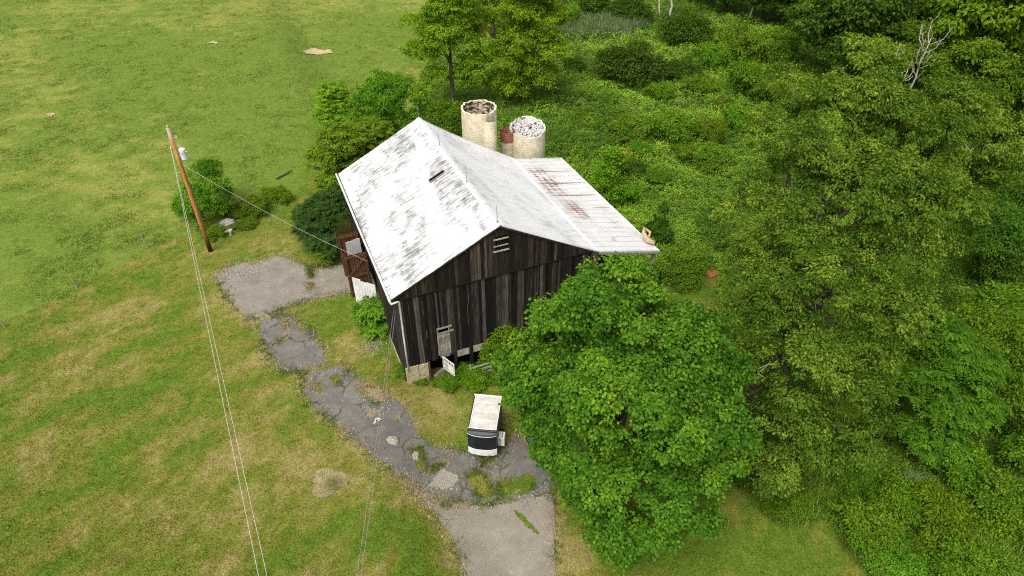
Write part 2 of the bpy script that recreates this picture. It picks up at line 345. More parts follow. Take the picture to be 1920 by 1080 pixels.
def mound(name, px, py, rx, ry, h, mat, label, cat, seed):
    cx, cy, cz = at(px, py); a = np.linspace(0, 1, 13)[1:]; th = np.linspace(0, 2 * np.pi, 37)[:-1]
    A, T = np.meshgrid(a, th, indexing='ij'); x = A * np.cos(T); y = A * np.sin(T)
    k = 1 + (fbm(np.cos(T) * 2 + seed, np.sin(T) * 2, 1, seed) - .5) * .5
    X = x * rx * k; Y = y * ry * k; Z = h * (1 - A ** 2) ** .7 * (.5 + fbm(x * 3 + seed, y * 3, 1, seed)) - .06 * A ** 4 + .045
    V = np.concatenate([[[0, 0, h]], np.stack([X, Y, Z], -1).reshape(-1, 3)]); F = []
    for i in range(11):
        for j in range(36): F.append([1 + i * 36 + j, 1 + (i + 1) * 36 + j, 1 + (i + 1) * 36 + (j + 1) % 36, 1 + i * 36 + (j + 1) % 36])
    for j in range(36): F.append([0, 1 + j, 1 + (j + 1) % 36, 0])
    me = bpy.data.meshes.new(name); me.from_pydata([tuple(v) for v in V], [], [f if f[0] else f[:3] for f in F]); me.materials.append(mat)
    o = link(name, me, None, (float(cx), float(cy), float(cz))); return tag(o, label, cat)
tag(sheet('straw_patch', [gpoly([(686, 728), (712, 728), (720, 748), (700, 752)]), gpoly([(683, 772), (702, 768), (706, 780), (690, 784)]), gpoly([(740, 778), (752, 778), (750, 788)])], M_straw, .05, seed=14, amp=.3, cell=.06), kind='structure')
mound('straw_heap', 735, 826, .40, .36, .14, M_rub, 'small round heap of pale clippings lying in the middle of the cracked asphalt', 'heap', 3)
mound('straw_heap', 779, 855, .22, .36, .13, M_rub, 'narrow heap of pale clippings at the grassy notch in the asphalt edge', 'heap', 7)
HAY = (617, 905)

# ------------------------------------------------------------------ leaf builders
def unit(v): return v / np.maximum(np.linalg.norm(v, axis=-1, keepdims=True), 1e-9)
def kites(P, N, D, Ln, Wd, fold=.25):
    """leaf quads: base point P, leaf direction D, face normal N"""
    D = unit(D); Sd = unit(np.cross(D, N)); Nn = np.cross(Sd, D); Ln = Ln[:, None]; Wd = Wd[:, None]
    a = P; b = P + D * Ln * .5 + Sd * Wd * .5 + Nn * Wd * fold; c = P + D * Ln; d = P + D * Ln * .5 - Sd * Wd * .5 + Nn * Wd * fold
    n = len(P); V = np.stack([a, b, c, d], 1).reshape(-1, 3); return V, np.arange(4 * n).reshape(n, 4)
def crown(seed, blobs, nclump, per, cr, ln, wd, droop=.2, flat=.6, zmin=-.5, upb=.7, shell=.62, spread=1.0, sub=None, frac=.72):
    """blobs: (x,y,z,rx,ry,rz); leaf clumps on and inside the blobs' shells; returns V,F,tint"""
    r = np.random.default_rng(seed); B = np.array(blobs, float)
    area = (B[:, 3] * B[:, 4] + B[:, 3] * B[:, 5] + B[:, 4] * B[:, 5]); k = r.choice(len(B), nclump, p=area / area.sum())
    d = unit(r.normal(size=(nclump, 3))); d[:, 2] = np.where(d[:, 2] < zmin, -d[:, 2], d[:, 2])
    f = shell + (1.0 - shell) * r.random(nclump) ** .5; f *= np.where(r.random(nclump) < .18, r.uniform(1.0, 1.13, nclump), 1)
    C = B[k, :3] + d * B[k, 3:] * f[:, None]
    if sub:      # lobes: smaller balls on the shells of the big ones carry most of the clumps
        ns, sr = sub; ks = r.choice(len(B), ns, p=area / area.sum()); ds = unit(r.normal(size=(ns, 3)) + np.array([0, -.15, .35])); ds[:, 2] = np.where(ds[:, 2] < zmin, -ds[:, 2], ds[:, 2])
        SC = B[ks, :3] + ds * B[ks, 3:] * r.uniform(.72, 1.0, ns)[:, None]; SR = sr * r.uniform(.6, 1.35, ns); qs = r.integers(0, ns, nclump); use = r.random(nclump) < frac
        d2 = unit(unit(r.normal(size=(nclump, 3))) + ds[qs] * .55 + np.array([0, 0, .25])); C2 = SC[qs] + d2 * (SR[qs] * r.uniform(.7, 1.05, nclump))[:, None] * np.array([1, 1, .72])
        C = np.where(use[:, None], C2, B[k, :3] + d * B[k, 3:] * (f * .86)[:, None]); d = np.where(use[:, None], d2, d)
    # drop clumps that lie deep inside another blob
    inn = np.zeros(nclump, bool)
    for j in range(len(B)):
        q = (C - B[j, :3]) / B[j, 3:]; inn |= (np.linalg.norm(q, axis=1) < .55)
    C = C[~inn]; d = d[~inn]; m = len(C)
    ct = r.random(m) if not sub else np.clip((r.random(ns)[qs][~inn] * .6 + r.random(m) * .4), 0, 1); cs = cr * r.uniform(.6, 1.35, m)
    i = np.repeat(np.arange(m), per); n = len(i)
    off = r.normal(size=(n, 3)) * np.array([1, 1, flat]) * .5; P = C[i] + off * cs[i][:, None] * spread
    out = unit(d[i] * .8 + off * .9 + r.normal(size=(n, 3)) * .35)
    N = unit(np.array([0, 0, upb]) + out * .5 + r.normal(size=(n, 3)) * .45)
    D = out - N * (out * N).sum(1)[:, None] + r.normal(size=(n, 3)) * .25; D[:, 2] -= droop
    L = ln * r.uniform(.65, 1.3, n); V, F = kites(P, N, D, L, L * wd)
    t = np.clip(.02 + .60 * ct[i] + .36 * r.random(n) + .14 * off[:, 2], 0, 1)
    return V, F, t
def fronds(seed, tips, nfr, ln, npair, leaf, droop=.45, tint0=.3):
    """compound leaves radiating from shoot tips"""
    r = np.random.default_rng(seed); T = np.asarray(tips, float); m = len(T) * nfr; i = np.repeat(np.arange(len(T)), nfr)
    az = r.random(m) * 2 * np.pi; el = r.uniform(-.1, .9, m); L = ln * r.uniform(.7, 1.2, m)
    H = np.stack([np.cos(az), np.sin(az), 0 * az], 1); Sd = np.stack([-np.sin(az), np.cos(az), 0 * az], 1)
    ft = r.random(m); Vs = []; Fs = []; ts = []; o = 0
    for p in range(npair):
        s = (p + 1) / npair
        pos = T[i] + H * (L * s * np.cos(el) * .95)[:, None] + np.array([0, 0, 1]) * (L * (s * np.sin(el) - droop * s * s))[:, None]
        for sg in (-1, 1):
            D = Sd * sg + H * .55 + np.array([0, 0, -.35]) + r.normal(size=(m, 3)) * .12
            N = np.array([0, 0, 1.0]) + H * .35 * s + r.normal(size=(m, 3)) * .15
            l = leaf * (1 - .45 * abs(s - .5)) * r.uniform(.8, 1.15, m); V, F = kites(pos, N, D, l, l * .42)
            Vs.append(V); Fs.append(F + o); o += len(V); ts.append(np.clip(tint0 + .5 * ft + .25 * r.random(m), 0, 1))
    return np.concatenate(Vs), np.concatenate(Fs), np.concatenate(ts)
def fmesh(name, vft, mat):
    return npmesh(name, vft[0], vft[1], mat, [('tint', 'FACE', 'FLOAT', vft[2])])
def join(*p):
    V = []; F = []; T = []; o = 0
    for v, f, t in p: V.append(v); F.append(f + o); T.append(t); o += len(v)
    return np.concatenate(V), np.concatenate(F), np.concatenate(T)
def limbs(mb, seed, base, top, r0, ends, n=7, wob=.3):
    """trunk from base to top, then limbs out to each end point"""
    q = random.Random(seed); base = Vector(base); top = Vector(top); P = []; Rr = []
    for k in range(n):
        t = k / (n - 1); p = base.lerp(top, t) + Vector((q.uniform(-1, 1), q.uniform(-1, 1), 0)) * wob * .25 * t; P.append(p); Rr.append(r0 * (1.25 if k == 0 else 1 - .72 * t))
    mb.tube(P, Rr, 9)
    for e in ends:
        e = Vector(e); t = q.uniform(.35, .95); k = min(n - 2, int(t * (n - 1))); s = P[k].lerp(P[k + 1], t * (n - 1) - k); rr = Rr[k] * .42
        mid = s.lerp(e, .5) + Vector((q.uniform(-1, 1), q.uniform(-1, 1), q.uniform(.2, 1))) * wob
        qd = s.lerp(e, .8) + Vector((q.uniform(-1, 1), q.uniform(-1, 1), q.uniform(0, .6))) * wob
        mb.tube([s, s.lerp(mid, .5) + Vector((0, 0, wob * .2)), mid, qd, e], [rr, rr * .8, rr * .6, rr * .35, rr * .12], 6)
def tree(name, label, cat, base, crown_vft, leafm, trunk_r, trunk_top, ends, seed=0, group=None, barkm=None, wob=.4):
    root = empty(name, tuple(float(k) for k in base)); tag(root, label, cat, group)
    mb = MB(); limbs(mb, seed, (0, 0, -.2), trunk_top, trunk_r, ends, wob=wob); mb.build('trunk', barkm or B_bark, root, smooth=True)
    if crown_vft is not None: link('crown', fmesh('crown', crown_vft, leafm), root)
    return root
def P3(px, py, z, base): x, y, _ = at(px, py, z + base[2]); return (float(x - base[0]), float(y - base[1]), z)

# ------------------------------------------------------------------ barn
def wood(name, lo, mid, hi, sc=(5, 5, .35)):
    m = Mat(name, .9, .15); v = m.coord('Object', sc); n = m.noise(v, 3, 6, .7); n2 = m.noise(m.coord('Object', (11, 11, .28)), 4, 5, .75)
    t = m.attr('tint'); f = m.math('ADD', m.math('MULTIPLY', n, .55), m.math('MULTIPLY_ADD', t, .75, -.15))
    c = m.ramp(f, [(.12, lo), (.48, mid), (.9, hi)]); c = m.mix(1, c, m.ramp(n2, [(.34, .25), (.5, 1), (.66, 2.3)]), 'MULTIPLY')
    return m.base(c).bump(n2, .6, .02).m
W_dark = wood('weathered_barn_wood', (.005, .004, .0036), (.019, .0155, .013), (.105, .090, .078))
W_brown = wood('brown_barn_wood', (.006, .0045, .0036), (.021, .0155, .0115), (.10, .080, .062))
W_red = wood('red_brown_door_wood', (.035, .013, .007), (.085, .034, .016), (.16, .075, .04))
W_grey = wood('grey_board', (.10, .09, .075), (.22, .20, .165), (.40, .37, .31))
W_black = Mat('interior_shade', .95, .05).base((.006, .005, .005)).m  # near-black colour standing in for the shade inside openings
def wwash():
    m = Mat('whitewashed_wood', .85, .2); n = m.noise(m.coord('Object', (9, 9, 1.0)), 2.2, 6, .75); n2 = m.noise(m.coord(), 1.6, 3)
    f = m.math('ADD', m.math('MULTIPLY', n, .8), m.math('MULTIPLY', n2, .25))
    return m.base(m.ramp(f, [(.36, (.10, .09, .08)), (.44, (.55, .54, .52)), (.60, (.80, .80, .79))])).m
W_white = wwash()
def stonemat(name, a, b, sc=2.2):
    m = Mat(name, .92, .15); v = m.coord('Object', (1, 1, 2.0)); n = m.noise(v, 5, 6, .7); cell = m.vor(v, sc, 'F1', 'Color')
    c = m.ramp(n, [(.3, a), (.7, b)]); c = m.mix(.25, c, cell, 'MULTIPLY'); e = m.vor(v, sc, 'DISTANCE_TO_EDGE')
    c = m.mix(m.ramp(e, [(.01, .6), (.06, 0)]), c, (.14, .12, .09)); return m.base(c).bump(n, .6, .04).m
M_stone = stonemat('foundation_stone', (.40, .32, .20), (.72, .62, .44))
def roofmat(name, kind):
    m = Mat(name, .55, .35); uvn = m.n('ShaderNodeUVMap'); uvn.uv_map = 'UVMap'
    def mp(sx, sy, ox=0, oy=0):
        x = m.n('ShaderNodeMapping'); x.inputs['Scale'].default_value = (sx, sy, 1); x.inputs['Location'].default_value = (ox, oy, 0); m.l(uvn.outputs[0], x.inputs[0]); return x.outputs[0]
    sep = m.n('ShaderNodeSeparateXYZ'); m.l(uvn.outputs[0], sep.inputs[0]); U, Vv = sep.outputs[0], sep.outputs[1]
    fine = m.noise(mp(7.0, .95), 1.0, 6, .72, .35); fine2 = m.noise(mp(17, 2.2, 3), 1.0, 5, .7, .3)
    big = m.noise(mp(.28, .62, 5, 2), 1.0, 4, .6, .4)
    if kind == 'left':
        f = m.math('ADD', m.math('MULTIPLY', fine, .70), m.math('ADD', m.math('MULTIPLY', fine2, .42), m.math('MULTIPLY', big, .50)))
        f = m.math('MULTIPLY', f, .7)
        c = m.ramp(f, [(.505, (.67, .67, .665)), (.56, (.53, .53, .53)), (.62, (.28, .28, .28)), (.70, (.06, .06, .06))])
    elif kind == 'right':
        f = m.math('ADD', m.math('MULTIPLY', fine, .5), m.math('MULTIPLY', big, .35))
        c = m.ramp(f, [(.32, (.72, .72, .725)), (.44, (.65, .65, .655)), (.50, (.48, .48, .485)), (.59, (.16, .16, .16))])
        sp = m.ramp(m.noise(mp(5, 1.6, 9), 1.0, 3, .6, 1.0), [(.66, 0), (.70, 1)])
        g = m.ramp(Vv, [(.0, 0), (1, 1)]); c = m.mix(m.math('MULTIPLY', sp, .6), c, (.17, .165, .16))
    else:
        f = m.math('ADD', m.math('MULTIPLY', fine, .5), m.math('MULTIPLY', big, .35))
        c = m.ramp(f, [(.36, (.62, .62, .615)), (.46, (.56, .555, .545)), (.56, (.38, .37, .355))])
        # panel laps run down the slope every 0.62 m
        fr = m.math('FRACT', m.math('DIVIDE', U, .62)); lap = m.ramp(fr, [(.0, 1), (.06, .6), (.13, 0), (.95, 0), (1, 1)])
        c = m.mix(m.math('MULTIPLY', lap, m.ramp(m.noise(mp(.7, .5, 8), 1.0, 4), [(.35, .25), (.65, .9)])), c, (.30, .28, .27))
        # rust spreading from the nail rows, pulled down the slope
        fu = m.math('FRACT', m.math('DIVIDE', U, .31)); fv = m.math('FRACT', m.math('DIVIDE', Vv, .55))
        du = m.math('ABSOLUTE', m.math('SUBTRACT', fu, .5)); dv = m.math('ABSOLUTE', m.math('SUBTRACT', fv, .5))
        dd = m.math('ADD', m.math('MULTIPLY', du, .7), m.math('MULTIPLY', dv, .45)); rn = m.noise(mp(1.7, .9, 3), 1.0, 5, .7, .8)
        def band(x, a, b, c_, d): return m.math('MULTIPLY', m.ramp(m.math('DIVIDE', x, 20), [(a / 20, 0), (b / 20, 1)]), m.ramp(m.math('DIVIDE', x, 20), [(c_ / 20, 1), (d / 20, 0)]))
        reg = m.math('MULTIPLY', band(U, 7.2, 8.8, 11.4, 12.4), band(Vv, .4, .8, 1.9, 2.6)); reg2 = m.math('MULTIPLY', band(U, 3.9, 4.8, 6.4, 7.4), band(Vv, .6, .95, 1.9, 2.6))
        reg = m.math('MAXIMUM', reg, m.math('MULTIPLY', reg2, .8))
        dot = m.ramp(m.math('MULTIPLY_ADD', rn, 1.0, m.math('MULTIPLY', dd, -.75)), [(.20, 0), (.40, 1)])
        c = m.mix(m.math('MULTIPLY', dot, reg), c, (.19, .075, .04))
        c = m.mix(m.math('MULTIPLY', reg, m.ramp(rn, [(.52, 0), (.80, .45)])), c, (.34, .20, .14))
        sp = m.ramp(m.noise(mp(4, 1.3, 4), 1.0, 4, .6, 1.2), [(.67, 0), (.71, 1)]); low = m.ramp(m.math('DIVIDE', U, 20), [(.09, 1), (.2, 0)])
        c = m.mix(m.math('MULTIPLY', m.math('MULTIPLY', sp, low), .75), c, (.16, .14, .12))
    rib = m.n('ShaderNodeTexWave'); rib.inputs['Scale'].default_value = 1.0; rib.bands_direction = 'X'; m.l(mp(2.6, 1), rib.inputs['Vector'])
    m.base(c); m.bump(m.math('ADD', m.math('MULTIPLY', rib.outputs['Fac'], .5), m.math('MULTIPLY', m.noise(mp(1.1, .8), 1.0, 3), .9)), .22, .035); return m.m
Rf_l, Rf_r, Rf_s = roofmat('white_painted_roof', 'left'), roofmat('grey_white_roof', 'right'), roofmat('rusty_panel_roof', 'shed')
M_white = Mat('white_metal', .45, .4); M_white.base(M_white.ramp(M_white.noise(M_white.coord(), 3, 4), [(.3, (.62, .62, .60)), (.7, (.80, .80, .79))])); M_white = M_white.m
M_grime = Mat('old_metal', .6, .4).base((.20, .19, .18)).m

barn = empty('barn', (BX, BY, 0), YAW)
tag(barn, 'old dark-board barn with streaked white metal roof, rusty lean-to and open side doors', 'barn')
RN, RF, EN, EF = (6.19, -.18, 9.42), (5.83, 14.06, 9.5), (-.23, -.14, 6.2), (-.16, 14.5, 6.2)
BN, BF, SN, SF = (12.72, .0, 5.68), (12.75, 13.6, 5.2), (17.38, .15, 4.3), (16.85, 13.75, 4.3)
def rpatch(name, A0, A1, B0, B1, mat, seed, sag=.10, crv=0., nu=44, nv=18, uo=0):
    """slope between the upper edge A0-A1 and lower edge B0-B1; A0/B0 at the near gable"""
    A0, A1, B0, B1 = map(np.array, (A0, A1, B0, B1)); U, Vv = np.meshgrid(np.linspace(0, 1, nu), np.linspace(0, 1, nv), indexing='ij')
    P = (A0 * (1 - U[..., None]) + A1 * U[..., None]) * (1 - Vv[..., None]) + (B0 * (1 - U[..., None]) + B1 * U[..., None]) * Vv[..., None]
    w_ = (fbm(P[..., 0], P[..., 1], 3.2, seed, 3) - .5)
    # one height function on both sides of the ridge, so that the slopes meet
    P[..., 2] += w_ * sag * 1.6 - .10 * np.sin(np.pi * U) * (.3 + .7 * np.sin(np.pi * np.clip(Vv * .9 + .05, 0, 1))) - crv * np.sin(np.pi * Vv)
    uv = np.stack([U * np.linalg.norm(A1 - A0), Vv * np.linalg.norm(B0 - A0)], -1)
    top = P.reshape(-1, 3); bot = top - np.array([0, 0, .07]); n0 = len(top); i = np.arange(nu * nv).reshape(nu, nv)
    F = np.stack([i[:-1, :-1], i[1:, :-1], i[1:, 1:], i[:-1, 1:]], -1).reshape(-1, 4)
    if np.cross(P[1, 0] - P[0, 0], P[0, 1] - P[0, 0])[2] < 0: F = F[:, ::-1]
    Fl = [F, F[:, ::-1] + n0]
    for e in (i[:, 0], i[:, -1], i[0, :], i[-1, :]): Fl.append(np.stack([e[:-1], e[1:], e[1:] + n0, e[:-1] + n0], -1))
    o = link(name, npmesh(name, np.concatenate([top, bot]), np.concatenate(Fl), mat, None, False, np.concatenate([uv.reshape(-1, 2)] * 2)), barn); return o
r1 = rpatch('roof', RN, RF, EN, EF, Rf_l, 11); tag(r1, 'white roof slope with black streaks')
r2 = rpatch('roof', RN, RF, BN, BF, Rf_r, 11, crv=.12); tag(r2, 'grey-white far roof slope')
r3 = rpatch('lean_to_roof', tuple(np.array(BN) + (-.12, 0, -.035)), tuple(np.array(BF) + (-.12, 0, -.035)), SN, SF, Rf_s, 11, sag=.10); tag(r3, 'lean-to roof with rows of rust spots')
mb = MB()
for k in range(30):
    a = np.array(RN) * (1 - k / 30) + np.array(RF) * (k / 30); b = np.array(RN) * (1 - (k + 1) / 30) + np.array(RF) * ((k + 1) / 30)
    def zz(p, t): return p[2] + (fbm(p[0], p[1], 3.2, 11, 3) - .5) * .16 - .10 * math.sin(math.pi * t) * .4
    za, zb = float(zz(a, k / 30)), float(zz(b, (k + 1) / 30))
    for sx, dz in ((-.16, -.085), (.16, -.09)):
        mb.face([(a[0], a[1], za + .035), (b[0], b[1], zb + .035), (b[0] + sx, b[1], zb + dz + .035), (a[0] + sx, a[1], za + dz + .035)])
mb.build('ridge_cap', M_white, barn)
def topz(u):
    if u < 6.19: return 6.30 + (u) / 6.19 * 3.08
    if u < 12.72: return 9.38 - (u - 6.19) / 6.53 * 3.74
    return 5.64 - (u - 12.72) / 4.6 * 1.38
rr = random.Random(5)
lo, up = MB(), MB(); u = .02; cut = .62
while u < 12.7:
    wd = rr.uniform(.11, .24); u1 = min(u + wd, 12.72); uc = (u + u1) / 2
    bz = .62 + rr.uniform(-.06, .06) + (.2 if uc > 3.1 else 0)
    if 2.95 > uc > 2.2: bz = 3.02
    lo.t = min(1, max(0, rr.gauss(.30, .26))) if rr.random() > .14 else rr.uniform(.6, 1.0)
    tz = min(6.02, topz(uc) - .1); yj = rr.uniform(0, .018)
    tw = rr.uniform(-.012, .012)
    lo.hexa([(u, -.03 - yj, bz), (u1 - .012, -.03 - yj, bz), (u1 - .012, 0, bz), (u, 0, bz)], [(u + tw, -.03 - yj, tz), (u1 - .012 + tw, -.03 - yj, tz), (u1 - .012 + tw, 0, tz), (u + tw, 0, tz)])
    t0, t1 = topz(u) - .09, topz(u1) - .09
    if min(t0, t1) > 5.98 and not (5.85 < uc < 6.7):
        up.t = min(1, max(0, rr.gauss(.42, .2))); yj = rr.uniform(0, .015); b2 = 5.93 + rr.uniform(-.03, .03)
        up.hexa([(u, -.075 - yj, b2), (u1 - .012, -.075 - yj, b2), (u1 - .012, -.05, b2), (u, -.05, b2)], [(u, -.075 - yj, t0), (u1 - .012, -.075 - yj, t1), (u1 - .012, -.05, t1), (u, -.05, t0)])
    elif 5.85 < uc < 6.7:
        up.t = .5; b2 = 5.93
        up.hexa([(u, -.075, b2), (u1 - .012, -.075, b2), (u1 - .012, -.05, b2), (u, -.05, b2)], [(u, -.075, 7.55), (u1 - .012, -.075, 7.55), (u1 - .012, -.05, 7.55), (u, -.05, 7.55)])
        up.hexa([(u, -.075, 8.62), (u1 - .012, -.075, 8.62), (u1 - .012, -.05, 8.62), (u, -.05, 8.62)], [(u, -.075, t0), (u1 - .012, -.075, t1), (u1 - .012, -.05, t1), (u, -.05, t0)])
    u = u1
for k in range(26):      # raised light edges and splinters
    uu = rr.uniform(.3, 12.4); lo.t = rr.uniform(.75, 1.0); za = rr.uniform(.9, 4.8); zb = min(5.9, za + rr.uniform(.5, 3.2)); zb = min(zb, topz(uu) - .2)
    if zb > za + .2 and not (2.1 < uu < 3.0 and za < 3.1): lo.box(uu, uu + rr.uniform(.012, .035), -.062, -.05, za, zb)
up.t = .25; up.box(.0, 12.2, -.10, -.076, 5.90, 5.975)
lo.build('wall', W_dark, barn); tag(up.build('wall', W_brown, barn), 'browner upper boards of the gable')
# other walls of boards: left (with the two wide doorways), back, right side under the lean-to, then black panels painting the unlit inside
sd = MB(); v = .0
while v < 14.0:
    wd = rr.uniform(.18, .3); v1 = min(v + wd, 14.0); vc = (v + v1) / 2
    b0 = 3.7 if (8.6 < vc < 9.7 or 10.0 < vc < 10.75 or 5.6 < vc < 8.2) else (-.9 if vc < 1.5 else -.25)
    sd.t = min(1, max(0, rr.gauss(.35, .2))); sd.box(.0, .03, v, v1 - .01, b0, 6.22)
    sd.box(12.60, 12.63, v, v1 - .01, -1.3, 5.35 - .045 * v); v = v1
u = .05
while u < 12.6:
    u1 = min(u + .3, 12.64); t = topz((u + u1) / 2) - .16; sd.t = rr.random() * .6; sd.box(u, u1 - .01, 13.9, 13.93, -1.3, t - (.12 + .10 * max(0, u - 6))); u = u1
sd.build('wall', W_brown, barn)
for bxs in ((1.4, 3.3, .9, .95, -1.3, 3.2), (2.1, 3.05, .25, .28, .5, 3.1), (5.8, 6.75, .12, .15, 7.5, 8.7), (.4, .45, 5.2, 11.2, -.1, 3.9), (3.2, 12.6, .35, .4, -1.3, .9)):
    mb = MB(); mb.box(*bxs); mb.build('interior_shade_panel', W_black, barn)  # added black sheets behind the gaps, interior shade put into their colour
# gable window with slats
mb = MB(); mb.t = .85; mb.box(5.83, 6.72, -.13, -.10, 8.42, 8.50); mb.box(5.80, 6.76, -.15, -.10, 7.62, 7.70); mb.box(5.83, 6.72, -.13, -.10, 7.98, 8.04)
fr = mb.build('window', W_grey, barn); mb = MB(); mb.t = .35
for k in range(5): mb.box(5.88 + k * .17, 6.0 + k * .17, -.06, -.04, 7.7, 8.55)
mb.build('slat', W_dark, fr)
# shuttered opening
mb = MB(); mb.t = .65; mb.box(2.16, 3.12, -.10, -.06, 3.0, 3.10); mb.box(2.17, 2.25, -.09, -.055, .9, 3.0); mb.box(2.88, 2.95, -.09, -.055, .9, 3.0); mb.box(2.25, 3.2, -.085, -.056, 2.62, 2.72)
sh = mb.build('window', W_grey, barn); mb = MB()
for k in range(7): mb.t = rr.uniform(.35, .8); mb.box(2.255, 2.875, -.05, -.02, .62 + k * .28, .62 + k * .28 + .255)
mb.build('shutter', W_grey, sh)
# foundation: stone at the corner, posts and pale panels
mb = MB(); mb.box(.05, .85, -.08, .35, -1.3, .60); mb.box(.86, 1.46, -.05, .33, -1.3, .52); mb.build('foundation', M_stone, barn, bevel=.03)
mb = MB(); mb.box(-.02, .32, .36, 6.0, -1.3, .12); mb.build('foundation', M_stone, barn)
mb = MB(); 
for bxs in ((.75, 3.34, 4.12, -.05, -.02, .32, .84), (.9, 4.36, 5.62, -.06, -.02, .34, .86), (.6, 5.8, 7.6, -.05, -.02, .1, .6)): mb = MB(); mb.t = bxs[0]; mb.box(*bxs[1:]); mb.build('foundation_panel', W_grey, barn)
for bxs in [(.2, 4.14, 4.34, -.12, .0, -1.3, .92), (.45, 3.14, 3.30, -.08, .05, -1.3, .86), (.8, 1.47, 1.56, -.09, .02, -1.3, .62)] + [(.4, q, q + .12, -.08, 0, -1.3, .7) for q in (5.7, 7.7, 9.6, 11.5)]: mb = MB(); mb.t = bxs[0]; mb.box(*bxs[1:]); mb.build('post', W_dark, barn)
# lean-to posts and beam
mb = MB(); mb.t = .6
mb.beam((17.1, .45, 4.12), (16.65, 13.5, 4.12), .15, .18)
for t in (0, .25, .5, .75, 1): q = np.array((17.1, .45)) * (1 - t) + np.array((16.65, 13.5)) * t; mb.box(q[0] - .09, q[0] + .09, q[1] - .09, q[1] + .09, -1.35, 4.03)
for k in range(8): mb.beam((12.7, .3 + k * 1.85, 5.42 - .05 * k), (17.0, .4 + k * 1.85, 4.22), .08, .12)
mb.build('lean_to_frame', W_grey, barn)
mb = MB(); mb.beam((12.75, .02, 5.5), (17.36, .17, 4.16), .03, .14); mb.t = .2; mb.build('fascia', W_grey, barn)
mb = MB(); mb.beam((-.2, -.13, 6.10), (6.19, -.17, 9.30), .03, .12); mb.beam((6.19, -.17, 9.30), (12.7, .0, 5.55), .03, .12); mb.build('fascia', W_dark, barn)
# gutter with brackets, downspout with elbow
gt = MB(); pts = [(-.30, -.30 + 14.9 * t, 6.13 + .03 * math.sin(t * 9)) for t in np.linspace(0, 1, 16)]
gt.tube(pts, .065, 8); gut = gt.build('gutter', M_white, barn)
for k in range(20): gt = MB(); gt.beam((-.37, .2 + k * .74, 6.2), (-.12, .2 + k * .74, 6.24), .02, .015); gt.build('bracket', M_grime, gut)
gt = MB(); gt.tube([(-.30, -.2, 6.10), (-.27, -.3, 6.0), (.10, -.22, 5.98), (.20, -.15, 5.9), (.20, -.13, 3), (.20, -.13, .35)], .055, 8); gt.build('downspout', M_white, barn, smooth=True)
# lightning rods
for px, py in ((785, 221), (829, 273), (880, 340), (940, 414)):
    x, y, _ = at(px, py, 9.45); v = float((x - BX) * EY[0] + (y - BY) * EY[1]); v = min(max(v, .05), 14.0); t = (v + .18) / 14.24; uu = 6.19 - .36 * t
    mb = MB(); mb.tube([(uu, v, 9.3), (uu - .02, v, 10.0), (uu - .05, v, 10.55)], [.022, .016, .009], 6); mb.box(uu - .05, uu + .05, v - .05, v + .05, 9.36, 9.47); mb.build('lightning_rod', M_grime, barn)
# slot near the white slope's ridge, its inner shade painted as a black face
nrm = np.cross(np.array(RF) - np.array(RN), np.array(EN) - np.array(RN)); nrm = nrm / np.linalg.norm(nrm)
mb = MB()
def rs(v, d):  # point on the white slope: v along the ridge, d metres down
    t = (v + .18) / 14.24; A = np.array(RN) * (1 - t) + np.array(RF) * t; B = np.array(EN) * (1 - t) + np.array(EF) * t; L = np.linalg.norm(B - A); return A + (B - A) * d / L + np.array([0, 0, .03])
for a, b in (((7.15, .75), (7.15, 1.85)), ((6.85, .75), (6.85, 1.85)), ((6.85, 1.85), (7.15, 1.85))): mb.beam(rs(*a), rs(*b), .05, .06)
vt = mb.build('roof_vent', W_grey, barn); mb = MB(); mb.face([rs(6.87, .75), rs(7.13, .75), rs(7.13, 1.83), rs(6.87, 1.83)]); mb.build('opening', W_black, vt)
# the four open door leaves on the left side
def leaf_door(v0, v1, ul, h, z0, mat, brace, label, notch=0):
    mb = MB(); n = 8
    for k in range(n):
        a = np.array((-.05 - ul * k / n, v1 + (v0 - v1) * k / n)); b = np.array((-.05 - ul * (k + .94) / n, v1 + (v0 - v1) * (k + .94) / n)); th = np.array((.0, .035)); mb.t = rr.uniform(.2, .75)
        hh = h + rr.uniform(-.03, .03) - (notch if k < 5 else 0)
        mb.hexa([(*a, z0), (*b, z0), (*(b + th), z0), (*(a + th), z0)], [(*a, z0 + hh), (*b, z0 + hh), (*(b + th), z0 + hh), (*(a + th), z0 + hh)])
    o = mb.build('door', mat, barn); tag(o, label)
    if brace:
        mb = MB(); mb.t = .7; e = np.array((-.05 - ul, v0)); hng = np.array((-.05, v1)); off = np.array((0, -.05))
        for z in (.45, h * .5, h - .2): mb.beam((*(e + off), z0 + z), (*(hng + off), z0 + z), .05, .18)
        for f in (0.02, .98): q = e * (1 - f) + hng * f + off * .9; mb.beam((*q, z0 + .1), (*q, z0 + h - .05), .05, .14, (1, 0, 0))
        mb.beam((*(e + off * 1.9), z0 + h * .5), (*(hng + off * 1.9), z0 + h - .3), .04, .12); mb.build('brace', mat, o)
    return o
leaf_door(10.9, 10.9, 1.3, 3.55, .03, W_red, True, 'dark red-brown door leaf beside the shrub')
leaf_door(9.75, 10.0, 1.0, 3.6, .03, W_white, False, 'white door leaf showing as a wedge')
leaf_door(8.45, 8.45, 1.36, 3.5, .03, W_red, True, 'red-brown braced door leaf')
leaf_door(7.45, 6.35, 1.25, 2.45, .0, W_white, False, 'peeling whitewashed door leaf', .18)

